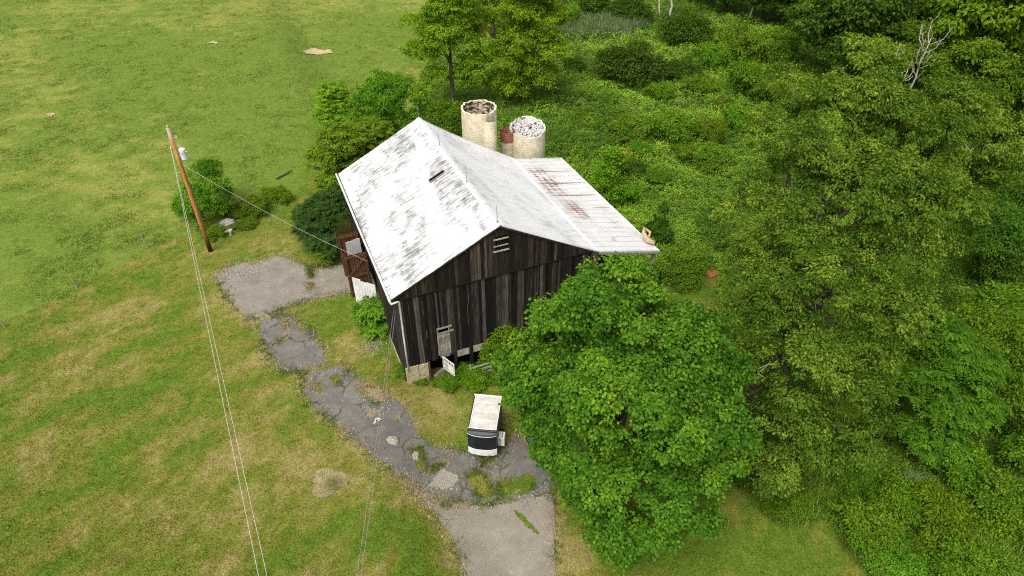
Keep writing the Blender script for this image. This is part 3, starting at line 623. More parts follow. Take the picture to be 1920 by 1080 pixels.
# ------------------------------------------------------------------ silos
def tilemat(name, a, b, mort, sc=(1, 1, 1), gap=0.0):
    m = Mat(name, .8, .25); uvn = m.n('ShaderNodeUVMap'); uvn.uv_map = 'UVMap'; br = m.n('ShaderNodeTexBrick'); m.l(uvn.outputs[0], br.inputs['Vector'])
    br.inputs['Scale'].default_value = 1; br.inputs['Brick Width'].default_value = .30; br.inputs['Row Height'].default_value = .14; br.inputs['Mortar Size'].default_value = .012
    br.inputs['Color1'].default_value = (*a, 1); br.inputs['Color2'].default_value = (*b, 1); br.inputs['Mortar'].default_value = (*mort, 1); br.inputs['Bias'].default_value = -.1
    n = m.noise(m.coord(), 2.3, 6, .7); n2 = m.noise(m.coord('Object', (7, 7, 12)), 1.3, 3, .6)
    c = m.mix(1, br.outputs['Color'], m.ramp(n, [(.3, .72), (.65, 1.15)]), 'MULTIPLY')
    c = m.mix(m.ramp(n2, [(.66, 0), (.72, .7)]), c, (.16, .12, .075)); m.base(c); m.bump(br.outputs['Fac'], -.5, .02); return m.m
T_cream = tilemat('cream_tile', (.80, .71, .52), (.71, .62, .45), (.44, .37, .25)); T_red = tilemat('red_tile', (.34, .085, .04), (.24, .055, .03), (.40, .32, .24))
def inmat(name, lo, hi, a=.42, b=.56):
    m = Mat(name, .9, .15); uvn = m.n('ShaderNodeUVMap'); uvn.uv_map = 'UVMap'; mp = m.n('ShaderNodeMapping'); mp.inputs['Scale'].default_value = (4.2, 9.5, 1); m.l(uvn.outputs[0], mp.inputs[0])
    x = m.vor(mp.outputs[0], 1.0, 'F1', 'Color'); s = m.n('ShaderNodeSeparateColor'); m.l(x, s.inputs[0])
    return m.base(m.ramp(s.outputs[0], [(a, lo), (b, hi)])).m
T_in = inmat('mottled_lining', (.06, .045, .035), (.55, .47, .36), .35, .62); T_rub = inmat('broken_white_blocks', (.10, .10, .10), (.66, .65, .63), .22, .34)
def ringmesh(name, r, z0, ztop, mat, parent, a0=0, a1=2 * math.pi, cx=0, cy=0, n=48, nz=10, inward=False, squash=1):
    full = abs(a1 - a0 - 2 * math.pi) < 1e-6; A = np.linspace(a0, a1, n + 1); V = []; UV = []; F = []
    for j in range(nz + 1):
        for a in A:
            zt = ztop(a) if callable(ztop) else ztop; z = z0 + (zt - z0) * j / nz; V.append((cx + r * math.cos(a), cy + r * math.sin(a) * squash, z)); UV.append(((a - a0) * r, z))
    for j in range(nz):
        for k in range(n):
            f = [j * (n + 1) + k, j * (n + 1) + k + 1, (j + 1) * (n + 1) + k + 1, (j + 1) * (n + 1) + k]; F.append(f[::-1] if inward else f)
    return link(name, npmesh(name, V, F, mat, None, True, UV), parent)
def rim(name, r0, r1, zf, mat, parent, n=48):
    V = []; F = []; UV = []
    for k in range(n + 1):
        a = 2 * math.pi * k / n; z = zf(a)
        for r in (r0, r1): V.append((r * math.cos(a), r * math.sin(a), z)); UV.append((a * r, r))
    for k in range(n): F.append([2 * k, 2 * k + 1, 2 * k + 3, 2 * k + 2])
    return link(name, npmesh(name, V, F, mat, None, False, UV), parent)
def silo_place(pxl, pxr, py, vmin):
    for z in np.arange(10.5, 4, -.05):
        x0, y0, _ = at(pxl, py, z); x1, y1, _ = at(pxr, py, z); cx, cy = (x0 + x1) / 2, (y0 + y1) / 2
        if (cx - BX) * EY[0] + (cy - BY) * EY[1] >= vmin: return float(cx), float(cy), float(z), float((x1 - x0) / 2)
def jag(seed, amp):
    q = np.random.default_rng(seed).random(64); return lambda a: amp * q[int(a / (2 * math.pi) * 48) % 48]
s1x, s1y, s1z, s1r = silo_place(864, 931, 199, 15.75)
s1 = empty('silo', (s1x, s1y, -1.25)); tag(s1, 'taller roofless cream tile silo with an attached chute, behind the barn ridge', 'silo')
H1 = s1z + 1.25; j1 = jag(3, .16); z1 = lambda a: H1 - j1(a)
ringmesh('wall', s1r, 0, z1, T_cream, s1); ringmesh('lining', s1r - .14, 0, z1, T_in, s1, inward=True); rim('rim', s1r - .14, s1r, z1, T_cream, s1)
ringmesh('chute', .50, 0, H1 - .55, T_cream, s1, R(-170), R(75), s1r * math.cos(R(-52)) * 1.0, s1r * math.sin(R(-52)) * 1.0, 20)
mb = MB(); mb.box(s1r * .62 - .2, s1r * .62 + .2, -s1r * .80 - .35, -s1r * .80 + .1, H1 - .95, H1 - .12); mb.build('hatch', W_grey, s1)
s2x, s2y, s2z, s2r = silo_place(955, 1023, 236, 15.75)
s2 = empty('silo', (s2x, s2y, -1.25)); tag(s2, 'shorter cream tile silo with a red-tiled chute, filled with broken white blocks', 'silo')
H2 = s2z + 1.25; j2 = jag(8, .22); z2 = lambda a: H2 - j2(a) + .22 * math.sin(a)
ringmesh('wall', s2r, 0, z2, T_cream, s2); ringmesh('lining', s2r - .15, 0, z2, T_rub, s2, inward=True); rim('rim', s2r - .15, s2r, z2, T_rub, s2)
def hexprism(name, cx, cy, r, z0, z1, mat, parent):
    V = []; UV = []; F = []; n = 6
    for z in (z0, z1):
        for k in range(n + 1): a = 2 * math.pi * k / n + .3; V.append((cx + r * math.cos(a), cy + r * math.sin(a), z)); UV.append((k * r, z))
    for k in range(n): F.append([k, k + 1, n + 2 + k, n + 1 + k])
    o = link(name, npmesh(name, V, F, mat, None, False, UV), parent); return o
ca = R(200); hx, hy = s2r * 1.18 * math.cos(ca), s2r * 1.18 * math.sin(ca)
hexprism('chute', hx, hy, .56, 0, H2 - .95, T_cream, s2); tag(hexprism('chute_top', hx, hy, .565, H2 - .95, H2 - .05, T_red, s2), 'red tile top of the chute')
bm = MB(); q = random.Random(2)
for k in range(330):
    a = q.uniform(0, 6.283); r = (s2r - .22) * math.sqrt(q.random()); x, y = r * math.cos(a), r * math.sin(a); b = q.uniform(0, 3.14); dx, dy = math.cos(b) * .12, math.sin(b) * .12; z = H2 - .42 + .22 * y / s2r + q.uniform(-.05, .09)
    bm.t = q.random(); bm.beam((x - dx, y - dy, z + q.uniform(-.05, .05)), (x + dx, y + dy, z + q.uniform(-.05, .05)), .09, .07)
M_blk = Mat('broken_block', .9, .1); M_blk.base(M_blk.ramp(M_blk.attr('tint'), [(0, (.24, .23, .22)), (.35, (.48, .47, .45)), (1, (.62, .61, .58))])); M_blk = M_blk.m
link('rubble_floor', npmesh('rubble_floor', [(-s2r, -s2r, 0), (s2r, -s2r, 0), (s2r, s2r, 0), (-s2r, s2r, 0)] if False else [((s2r - .16) * math.cos(k * math.pi / 2 + .785), (s2r - .16) * math.sin(k * math.pi / 2 + .785), H2 - .55) for k in range(4)], [[0, 1, 2, 3]], M_blk), s2)
tag(bm.build('rubble', M_blk, s2), 'broken white blocks', kind='stuff')

# ------------------------------------------------------------------ utility pole and wires
pb = np.array([float(k) for k in at(395, 471)]); PH = 10.0
pole = empty('utility_pole', tuple(pb)); tag(pole, 'tall brown wooden utility pole with a pale transformer near its top', 'utility pole')
def pmat():
    m = Mat('pole_wood', .9, .1); n = m.noise(m.coord('Object', (7, 7, .6)), 2, 6, .7); s = m.n('ShaderNodeSeparateXYZ'); c = m.n('ShaderNodeTexCoord'); m.l(c.outputs['Object'], s.inputs[0])
    col = m.ramp(n, [(.3, (.16, .06, .02)), (.52, (.46, .21, .07)), (.75, (.56, .32, .14))]); z = m.math('DIVIDE', s.outputs[2], 10)
    col = m.mix(m.ramp(z, [(.05, .85), (.17, 0)]), col, (.035, .018, .01)); col = m.mix(m.ramp(z, [(.90, 0), (.99, .8)]), col, (.42, .38, .33)); return m.base(col).bump(n, .6, .03).m
mb = MB(); mb.tube([(0, 0, -.3), (0, 0, 3), (.02, 0, 7), (.03, 0, PH)], [.17, .155, .135, .115], 12); mb.build('pole', pmat(), pole, smooth=True)
M_tank = Mat('light_grey_enamel', .4, .5).base((.66, .68, .72)).m; M_porc = Mat('porcelain', .3, .5).base((.50, .48, .46)).m
tz = 8.1; mb = MB(); mb.tube([(.47, 0, tz - .38), (.47, 0, tz - .33), (.47, 0, tz + .33), (.47, 0, tz + .38), (.47, 0, tz + .46)], [.17, .20, .20, .215, .10], 18); tk = mb.build('transformer', M_tank, pole)
for pp, rr_ in (([(.40, .05, tz + .4), (.36, .05, tz + .72)], [.05, .03]), ([(.47, -.22, tz + .2), (.47, -.32, tz + .2)], .04), ([(.60, -.2, tz + .2), (.64, -.28, tz + .2)], .04), ([(.69, 0, tz + .2), (.8, 0, tz + .2)], .04)): mb = MB(); mb.tube(pp, rr_, 8); mb.build('bushing', M_porc, tk)
for zz_ in (-.2, .12): mb = MB(); mb.box(.08, .26, -.05, .05, tz + zz_, tz + zz_ + .08); mb.build('bracket', M_grime, pole)
mb = MB(); mb.tube([(.03, 0, PH - .02), (.03, 0, PH + .16), (.03, 0, PH + .2)], [.05, .06, .03], 8); mb.build('insulator', M_porc, pole)
mb = MB(); mb.tube([(-.10, -.12, tz + .55), (-.12, -.2, tz + .6)], .06, 8); mb.build('insulator', M_porc, pole)
mb = MB(); mb.beam((.05, 0, PH - .75), (.42, 0, PH - .62), .03, .03); mb.tube([(.42, 0, PH - .72), (.42, 0, PH - .5)], [.055, .04], 8); mb.build('cutout_arm', M_porc, pole)
M_wire = Mat('aluminium_wire', .5, .4).base((.55, .54, .50)).m; M_cable = Mat('dark_cable', .6, .3).base((.26, .26, .25)).m
def wire(name, a, b, sag, r, mat, label, n=28, group=None):
    a, b = np.array(a, float), np.array(b, float); pts = [tuple(a + (b - a) * t - np.array([0, 0, sag * 4 * t * (1 - t)])) for t in np.linspace(0, 1, n)]
    mb = MB(); mb.tube(pts, r, 5); return tag(mb.build(name, mat, None, smooth=True), label, 'power line', group)
def ext(px, py, z, a, k=1.6): e = np.array([float(c) for c in at(px, py, z)]); a = np.array(a); return a + (e - a) * k
pA = pb + np.array([-.02, -.06, PH - .05]); pB = pb + np.array([-.10, -.22, tz + .58])
wire('power_line', pA, ext(484, 1080, 8.6, pA), .12, .008, M_wire, 'left wire of the pair running from the pole top over the lawn')
wire('power_line', pB, ext(500, 1080, 7.7, pB), .12, .008, M_wire, 'right wire of the pair, fixed at transformer height and crossing the lawn')
xw, yw = b2w(-.05, 7.6)
wire('power_line', pb + np.array([.18, -.05, tz - .75]), (xw, yw, 3.3), .35, .007, M_wire, 'pale service cable sagging from the pole to the barn doors')
xw, yw = b2w(-.06, .25)
for k, (p, z0, lb) in enumerate((((664, 1085), 4.9, 'thin cable dropping from the barn corner over the asphalt, the left of two'), ((672, 1085), 5.0, 'thin twisted cable from the barn corner downspout, the right of two'))):
    a = np.array([xw + .12 * k, yw - .1, 5.2]); wire('power_line', a, ext(p[0], p[1], 4.6, a, 1.5), .45, .008, M_cable, lb)

# ------------------------------------------------------------------ cargo trailer
tz0 = -1.25; f_ = np.array(at(905, 852, tz0 + .38)[:2], float); fa = np.array(at(910, 808, tz0 + 2.4)[:2]); ba = np.array(at(922, 741, tz0 + 2.4)[:2]); dv = ba - fa; TL = float(np.linalg.norm(dv)); ta = math.atan2(dv[1], dv[0]) - math.pi / 2
tr = empty('cargo_trailer', (f_[0], f_[1], tz0), ta); tag(tr, 'small enclosed cargo trailer with white roof and black nose on the grass', 'trailer')
M_blackp = Mat('black_panel', .28, .5).base((.012, .015, .019)).m; M_side = Mat('charcoal_side', .4, .45).base((.025, .026, .03)).m; M_nosecap = Mat('grey_nose_cap', .5, .4).base((.085, .085, .09)).m; M_tyre = Mat('tyre', .9, .2).base((.02, .02, .02)).m; M_rust = Mat('rusty_steel', .85, .2).base((.11, .05, .03)).m
def trroof():
    m = Mat('trailer_roof', .55, .35); n = m.noise(m.coord(), 2.2, 5, .65); n2 = m.noise(m.coord(), 9, 4, .7)
    c = m.ramp(n, [(.3, (.40, .375, .32)), (.65, (.60, .575, .52))]); c = m.mix(m.ramp(n2, [(.62, 0), (.75, .45)]), c, (.40, .34, .25)); return m.base(c).m
HWd = .79; TW = HWd
mb = MB(); mb.box(-TW, TW, .06, TL, .42, 2.36); mb.build('body', M_side, tr, bevel=.03)
mb = MB(); mb.box(-TW + .13, TW - .06, .18, TL - .02, 2.36, 2.40)
rf = mb.build('roof', trroof(), tr, bevel=.02)
mb = MB()
for k in range(1, 4): mb.box(-TW + .14, TW - .07, TL * k / 4 + .1, TL * k / 4 + .135, 2.40, 2.412)
mb.build('seam', M_white, rf)
mb = MB()
for xa, xb in ((-TW + .08, -TW + .125), (TW - .055, TW - .015)): mb.box(xa, xb, .18, TL - .06, 2.361, 2.42)
mb.box(-TW, TW, TL - .05, TL + .01, 2.361, 2.43); mb.build('trim', M_white, tr)
def nose(name, z0, z1, mat, bulge=.16, n=12, inset=0, z_round=0):
    mb = MB(); P = []
    for k in range(n + 1): t = -1 + 2 * k / n; P.append((t * (TW + inset), .06 - bulge * (1 - abs(t) ** 3) - inset))
    for k in range(n):
        a, b = P[k], P[k + 1]; mb.face([(*a, z0), (*b, z0), (*b, z1), (*a, z1)])
        mb.face([(*a, z1), (*b, z1), (b[0], .10 + z_round, z1 + z_round * .5), (a[0], .10 + z_round, z1 + z_round * .5)]); mb.face([(*b, z0), (*a, z0), (a[0], .1, z0), (b[0], .1, z0)])
    return mb.build(name, mat, tr)
nose('nose_panel', .42, .92, M_white, inset=.012); nose('nose_panel', .925, 2.06, M_blackp); nose('nose_cap', 2.06, 2.22, M_nosecap, .17, z_round=.16, inset=.006)
mb = MB(); P = [(t * TW, .05 - .17 * (1 - abs(t) ** 3), 2.055) for t in np.linspace(-1, 1, 13)]; mb.tube(P, .014, 5); P = [(t * TW, .20 - .02 * (1 - t * t), 2.37) for t in np.linspace(-1, 1, 9)]; mb.tube(P, .022, 5); mb.build('trim', M_white, tr)
mb = MB(); mb.box(TW + .005, TW + .36, .55, 1.02, .55, 1.25); sbx = mb.build('side_box', M_white, tr, bevel=.02); mb = MB(); mb.box(TW + .10, TW + .14, .53, .55, .58, 1.2); mb.box(TW + .22, TW + .25, .57, 1.0, 1.25, 1.27); mb.build('strap', M_side, sbx)
mb = MB(); mb.beam((-.55, .1, .45), (0, -.62, .45), .06, .08); mb.beam((.55, .1, .45), (0, -.62, .45), .06, .08); mb.beam((0, -.55, .45), (0, -.85, .47), .07, .09); mb.tube([(0, -.6, .02), (0, -.6, .75)], .03, 8); mb.box(-.09, .09, -.69, -.51, 0, .03); mb.build('drawbar', M_rust, tr)
for sx in (-1, 1):
    mb = MB(); c = sx * (TW + .10); mb.tube([(c - .09, TL * .58, .30), (c - .07, TL * .58, .30), (c + .07, TL * .58, .30), (c + .09, TL * .58, .30)], [.25, .30, .30, .25], 20); wh = mb.build('wheel', M_tyre, tr)
    mb = MB(); mb.tube([(c + sx * .085, TL * .58, .30), (c + sx * .1, TL * .58, .30)], [.16, .13], 14); mb.build('rim', M_white, wh)
    mb = MB(); P = [(c, TL * .58 + .40 * math.cos(a), .30 + .36 * math.sin(a)) for a in np.linspace(.1, math.pi - .1, 8)]
    for a, b in zip(P[:-1], P[1:]): mb.beam(a, b, .24, .02)
    mb.build('fender', M_side, tr)

# ------------------------------------------------------------------ small things
def gl(px, py): return np.array([float(k) for k in at(px, py)])
a, b = gl(978, 822), gl(1000, 860)
mb = MB(); mb.t = .5; mb.beam((0, 0, .28), tuple(b - a + np.array([0, 0, .28])), .07, .24); mb.beam((.02, .03, .0), (.02, .03, .3), .06, .08); mb.beam(tuple((b - a) * .9), tuple((b - a) * .9 + np.array([0, 0, .3])), .06, .08)
o = mb.build('plank_rail', wood('faded_red_board', (.12, .05, .035), (.26, .15, .11), (.42, .35, .30)), loc=tuple(a)); tag(o, 'faded reddish plank on short legs half hidden under the maple', 'plank')
# sign on the little door beside the lower doorway
def ong(px, py, v=-.1):
    dx, dy, dz = [float(k) for k in ray(px, py)]; d = np.array([dx, dy, dz]); o = np.array([0, 0, CAM_H]); n = np.array([EY[0], EY[1], 0]); p0 = np.array([*b2w(0, v), 0]); t = ((p0 - o) @ n) / (d @ n); return o + d * t
tl, bl = ong(829.2, 668), ong(831, 690.5); trr = np.array([float(k) for k in at(851, 683.5, tl[2])]); ex = trr - tl; ex[2] = 0; W_ = np.linalg.norm(ex); ex /= W_; Hs = tl[2] - bl[2]; en = np.cross(ex, (0, 0, 1.0))
sg = empty('sign_board', tuple(tl - np.array([0, 0, Hs])), math.atan2(ex[1], ex[0])); tag(sg, 'worn white painted sign on a small open door in front of the barn doorway', 'sign')
mb = MB(); mb.box(0, W_, 0, .04, 0, Hs); mb.build('board', W_white, sg, bevel=.004)
M_ink = Mat('faded_black_paint', .8, .1).base((.05, .05, .05)).m; M_cream = Mat('cream_paint', .8, .1).base((.72, .62, .40)).m
mb = MB(); q = random.Random(4)
for x in np.arange(.10, .9, .15): mb.box(W_ * x, W_ * (x + .10), -.004, 0, Hs * .80, Hs * (.92 - q.uniform(0, .04)))
for z in (.72, .10): mb.box(W_ * .06, W_ * .95, -.004, 0, Hs * z, Hs * (z + .025))
for x in (.06, .93): mb.box(W_ * x, W_ * (x + .025), -.004, 0, Hs * .126, Hs * .72)
for k in range(6): mb.box(W_ * (.12 + k * .06), W_ * (.145 + k * .06), -.004, 0, Hs * (.34 + q.uniform(-.05, .05)), Hs * (.64 + q.uniform(-.05, .03)))
mb.box(W_ * .14, W_ * .5, -.004, 0, Hs * .2, Hs * .24); mb.build('lettering', M_ink, sg)
mb = MB(); mb.box(W_ * .58, W_ * .84, -.005, -.001, Hs * .26, Hs * .52); mb.build('emblem', M_cream, sg)
mb = MB(); mb.box(.0, .06, .05, .10, -.9, Hs * .9); mb.build('post', W_grey, sg)
a, b = np.array([float(k) for k in at(816, 706, -.75)]), bl + np.array([.0, -.05, 0])
mb = MB(); mb.t = .5; d = b - a
for k in range(4): o_ = np.array([0, 0, -.22 * k]); mb.t = q.uniform(.2, .6); mb.beam((0, 0, -.22 * k), tuple(d + o_), .04, .20)
o = mb.build('board_panel', W_grey, loc=tuple(a)); tag(o, 'sloping grey board panel leaning below the white sign by the doorway', 'board')
# short plank fence against the gable
fx = [b2w(u, -.75) for u in (3.9, 5.3, 6.9)]; mb = MB()
fo = empty('plank_fence', (*fx[0], -1.25)); tag(fo, 'short grey plank fence among weeds in front of the gable wall', 'fence')
ra = np.array(fx[1]) - np.array(fx[0]); rb = np.array(fx[2]) - np.array(fx[0])
for p in ((0, 0), ra, rb): mb = MB(); mb.t = .4; mb.box(p[0] - .06, p[0] + .06, p[1] - .06, p[1] + .06, -.2, 1.25); mb.build('post', W_grey, fo)
for z in (.35, .68, 1.05): mb = MB(); mb.t = q.uniform(.4, .9); mb.beam((0, -.08, z), (rb[0], rb[1] - .08, z + .08), .03, .2 if z < 1 else .12); mb.build('rail', W_grey, fo)
# fence posts along the pasture edge
for (px, py, dx, lb) in ((11, 614, -.12, 'leaning grey fence post at the left edge of the pasture'), (145, 539, -.06, 'thin grey fence post between the left post and the pole, on the pasture edge'), (279, 466, -.1, 'thin fence post on the pasture edge nearest the utility pole')):
    p = gl(px, py); mb = MB(); mb.t = .3; mb.tube([(0, 0, -.1), (dx, 0, .55), (dx * 1.9, .02, 1.05)], [.05, .045, .035], 7); tag(mb.build('fence_post', B_dead, loc=tuple(p)), lb, 'fence post', 'posts along the pasture edge')
# junk by the pole
def rock(name, p, rx, ry, rz, mat, label, cat, seed, dz=0):
    bm = bmesh.new(); bmesh.ops.create_icosphere(bm, subdivisions=3, radius=1)
    for v in bm.verts:
        n = fbm(v.co.x * 1.3 + seed, v.co.y * 1.3 + v.co.z * 1.7, .8, seed, 3); v.co *= .75 + .55 * float(n); v.co = Vector((v.co.x * rx, v.co.y * ry, v.co.z * rz))
    me = bpy.data.meshes.new(name); bm.to_mesh(me); bm.free(); me.materials.append(mat); return tag(link(name, me, None, (p[0], p[1], p[2] + dz)), label, cat)
M_rock = stonemat('field_stone', (.24, .22, .19), (.46, .43, .38), 1.2)
rock('boulder', gl(427, 420), .62, .35, .35, M_rock, 'grey stone lying in the shrubs behind the pale slab', 'stone', 3, .1)
mb = MB(); mb.t = .9; mb.tube([(0, 0, 0), (.03, 0, .2), (.02, 0, .36)], [.13, .11, .14], 9); mb.beam((-.38, .02, .34), (.18, .08, .45), .26, .09); tag(mb.build('broken_bench', W_grey, loc=tuple(gl(433, 441))), 'broken pale slab on a stump at the edge of the shrubs by the pole', 'bench')
a, b = gl(518, 338), gl(549, 322); mb = MB(); mb.t = .6; mb.tube([(0, 0, .16), tuple((b - a) * .5 + np.array([0, 0, .12])), tuple(b - a + np.array([0, 0, .2]))], [.06, .075, .04], 8); tag(mb.build('fallen_log', B_bark, loc=tuple(a)), 'dark fallen log in the pasture grass beyond the shrub row', 'log')
a, b = gl(424, 430), gl(440, 425); mb = MB(); mb.t = .7; mb.beam((0, 0, .35), tuple(b - a + np.array([0, 0, .38])), .16, .05); tag(mb.build('loose_board', W_grey, loc=tuple(a)), 'loose grey board between the stone and the pale slab', 'board')
p = gl(708, 790); mb = MB(); mb.tube([(-.25, -.28, .05), (-.1, -.12, .07), (-.12, .08, .06), (.05, .16, .07), (.16, .08, .06), (.05, -.03, .08)], .05, 7); tag(mb.build('rope_coil', Mat('pale_rope', .9, .1).base((.55, .52, .46)).m, loc=tuple(p)), 'pale curled rope lying on the asphalt left of the straw heap', 'rope')
# debris on the lean-to roof
M_tan = straw('tan_debris', (.30, .20, .10), (.66, .52, .36)); p = np.array([float(k) for k in at(1212, 445, 4.75)])
mb = MB(); mb.tube([(-.05, .7, .5), (-.15, .35, .38), (-.02, .0, .22), (.25, -.25, .12), (.5, -.30, .1)], [.10, .13, .15, .14, .07], 9); mb.tube([(.0, .7, .45), (.28, .35, .4), (.2, .12, .25), (.0, 0, .2)], [.08, .09, .08, .06], 8); mb.tube([(-.15, .05, .12), (.05, -.22, .08), (.45, -.42, .06), (.55, -.15, .08)], [.06, .09, .1, .05], 8)
tag(mb.build('broken_flashing', M_tan, loc=(p[0], p[1], p[2] - .25), smooth=True), 'tan curled piece of broken debris at the lean-to roof corner', 'debris')
for px, py, z, lb in ((1153, 417, 5.3, 'small tan scrap on the lean-to roof, farther from the gable edge'), (1151, 446, 5.3, 'small tan scrap on the lean-to roof, nearer to the gable edge')):
    p = np.array([float(k) for k in at(px, py, z)]); mb = MB(); mb.beam((-.2, .05, .0), (.15, -.03, .02), .07, .03); mb.beam((-.02, -.1, .0), (.2, .12, .03), .05, .03); tag(mb.build('scrap', M_tan, loc=tuple(p)), lb, 'scrap')

# ------------------------------------------------------------------ the big trees, each built for itself
def blobs_at(base, L): return [(*P3(px, py, z, base), rx, ry, rz) for px, py, z, rx, ry, rz in L]
# maple in front of the barn
base = np.array((5.0, 20.0, -1.25))
ML = [(1140, 575, 12.6, 2.5, 2.4, 2.0), (1095, 600, 10.8, 1.6, 1.6, 1.5), (1020, 705, 8.2, 1.9, 2.0, 1.7), (985, 700, 7.2, 1.0, 1.1, 1.0), (1050, 640, 9.4, 1.3, 1.3, 1.2), (1300, 800, 6.6, 2.4, 2.2, 2.0), (1342, 830, 5.8, 1.3, 1.3, 1.2), (1180, 720, 9.6, 3.3, 3.2, 2.6), (1180, 915, 5.2, 2.6, 2.4, 2.1), (1095, 850, 6.0, 2.1, 2.0, 1.8), (1275, 905, 4.9, 1.9, 1.9, 1.6), (1240, 640, 10.6, 2.2, 2.2, 1.9), (1170, 1005, 3.2, 1.5, 1.4, 1.4), (1160, 1030, 2.0, 1.0, 1.0, .9), (1050, 800, 6.6, 1.5, 1.5, 1.4), (1300, 700, 8.6, 1.7, 1.8, 1.5), (1015, 760, 6.6, 1.0, 1.0, .9)]
mbl = blobs_at(base, ML)
tree('maple_tree', 'broad full bright green maple standing between the barn gable and the lawn', 'tree', base, crown(1, mbl, 3900, 44, .32, .150, .85, .25, .5, -.55, .75, .66, sub=(190, .85), frac=.8), L_maple, .38, (.1, .2, 9), [(b[0] * .9, b[1] * .9, b[2]) for b in mbl], 3)
# giant nut tree to the right
base = np.array((14.2, 26.5, -1.25))
WL = [(1600, 175, 16.6, 2.3, 2.6, 2.2), (1545, 250, 15.2, 2.3, 2.4, 1.9), (1465, 255, 13.4, 2.1, 2.3, 2.0), (1490, 180, 14.4, 1.2, 1.4, 1.3), (1760, 235, 15.0, 2.6, 2.8, 2.1), (1830, 270, 13.6, 2.2, 2.4, 1.8), (1680, 270, 14.8, 2.5, 2.5, 2.0), (1880, 310, 12.4, 1.8, 2.0, 1.6), (1620, 370, 13.2, 3.2, 3.2, 2.4), (1730, 390, 12.4, 2.7, 2.8, 2.1), (1440, 400, 10.8, 2.3, 2.5, 2.2), (1510, 350, 12.2, 2.2, 2.2, 1.8), (1410, 490, 8.6, 1.7, 1.8, 1.7), (1500, 445, 11.0, 2.2, 2.3, 1.7), (1475, 545, 9.2, 2.0, 2.0, 1.6), (1420, 600, 7.4, 1.9, 2.0, 1.7), (1540, 540, 10.2, 2.8, 2.8, 2.2), (1660, 490, 11.0, 2.4, 2.4, 1.9), (1640, 620, 8.6, 2.0, 2.0, 1.7), (1500, 680, 7.4, 2.5, 2.4, 2.0), (1390, 690, 5.4, 1.3, 1.4, 1.3), (1600, 730, 6.6, 2.0, 1.9, 1.6), (1460, 800, 4.6, 1.9, 1.8, 1.6), (1545, 840, 4.0, 1.9, 1.8, 1.4), (1440, 880, 2.6, 1.2, 1.2, 1.1)]
wbl = blobs_at(base, WL)
wc = crown(2, wbl, 5200, 52, .32, .160, .54, .40, .55, -.55, .70, .62, sub=(270, .95), frac=.84)
wt = tree('walnut_tree', 'huge spreading nut tree with drooping yellow-green leaves and grey limbs, right of the maple', 'tree', base, wc, L_walnut, .55, (.3, .3, 12), [(b[0] * 1.0, b[1] * 1.0, b[2] + .3) for b in wbl], 6, wob=.7)
q = random.Random(9)
for b in wbl:
    for k in range(1):
        d = Vector((q.gauss(0, 1), q.gauss(0, 1) - .7, q.uniform(-.1, 1))).normalized(); c = Vector(b[:3]); r = Vector(b[3:6]); s_ = c + Vector((d.x * r.x, d.y * r.y, d.z * r.z)) * .55
        e = c + Vector((d.x * r.x, d.y * r.y, d.z * r.z)) * q.uniform(.95, 1.12); m_ = s_.lerp(e, .5) + Vector((q.gauss(0, .15), q.gauss(0, .15), .1)); mb = MB(); mb.tube([s_, m_, e], [.04, .025, .008], 5)
        for j in range(2): mb.tube([m_, m_.lerp(e, .6) + Vector((q.gauss(0, .3), q.gauss(0, .3), q.gauss(0, .25)))], [.022, .008], 4)
        mb.build('bare_branch', B_dead, wt, smooth=True)

# trees behind the barn on the pasture edge
def simple(name, label, cat, px, py, blobs, mat, n, per, cr, ln, wd, tr_r, th, seed, group=None, droop=.3, flat=.6, shell=.6, upb=.7, off=(0, 0)):
    b = gl(px, py) + np.array([off[0], off[1], 0]); return tree(name, label, cat, b, crown(seed, blobs, int(n * 2.1), per, cr * .85, ln, wd, droop, flat, -.4, upb, shell, sub=(len(blobs) * 11, .75)), mat, tr_r, (blobs[0][0] * .4, blobs[0][1] * .4, th), [(q[0] * .92, q[1] * .92, q[2]) for q in blobs], seed)
simple('locust_tree', 'tall airy tree with a bent low limb, directly behind the taller silo', 'tree', 850, 212, [(.2, 0, 10.6, 2.4, 2.2, 2.0), (-.3, 0, 13.0, 1.9, 1.8, 1.5), (-3.3, .3, 9.2, 1.7, 1.4, 1.0), (-2.6, -.3, 6.2, 1.8, 1.6, 1.3), (-.9, 0, 7.8, 1.9, 1.8, 1.5), (1.7, .2, 7.2, 1.5, 1.4, 1.2), (2.6, .3, 5.6, 1.5, 1.3, 1.0), (-1.8, 0, 4.4, 1.2, 1.0, .8), (1.2, 0, 12.2, 1.5, 1.4, 1.2), (.2, .3, 9, 2.6, 2.2, 1.6), (-1.6, .2, 8, 1.8, 1.6, 1.3), (2.4, .2, 4.2, 1.5, 1.4, 1.2), (.9, .6, 3.0, 1.3, 1.2, 1.1)], L_airy, 560, 34, .50, .22, .55, .26, 11, 11, flat=.5)
simple('locust_tree', 'tall broad airy tree with a thin straight trunk, rising behind the shorter silo', 'tree', 975, 195, [(0, 0, 12, 2.6, 2.4, 2.0), (-2.6, 0, 8.4, 2.2, 2.0, 1.6), (2.6, .3, 8.6, 2.3, 2.1, 1.7), (.4, 0, 9.6, 2.4, 2.2, 1.7), (3.2, 0, 5.4, 1.8, 1.8, 1.5), (-1.9, -.3, 5.2, 2.2, 2.0, 1.7), (.9, -.3, 4.0, 2.2, 2.0, 1.8), (-.8, 0, 14, 1.6, 1.6, 1.3), (-.4, -.4, 7.0, 2.4, 2.0, 1.6), (2.2, -.3, 6.6, 2.0, 1.8, 1.5), (-1.0, -.3, 2.6, 2.4, 2.0, 1.5), (2.4, -.2, 2.8, 2.0, 1.8, 1.5), (1.2, 0, 11.0, 2.2, 2.0, 1.6)], L_airy, 700, 34, .52, .22, .55, .2, 12.5, 12, flat=.5)
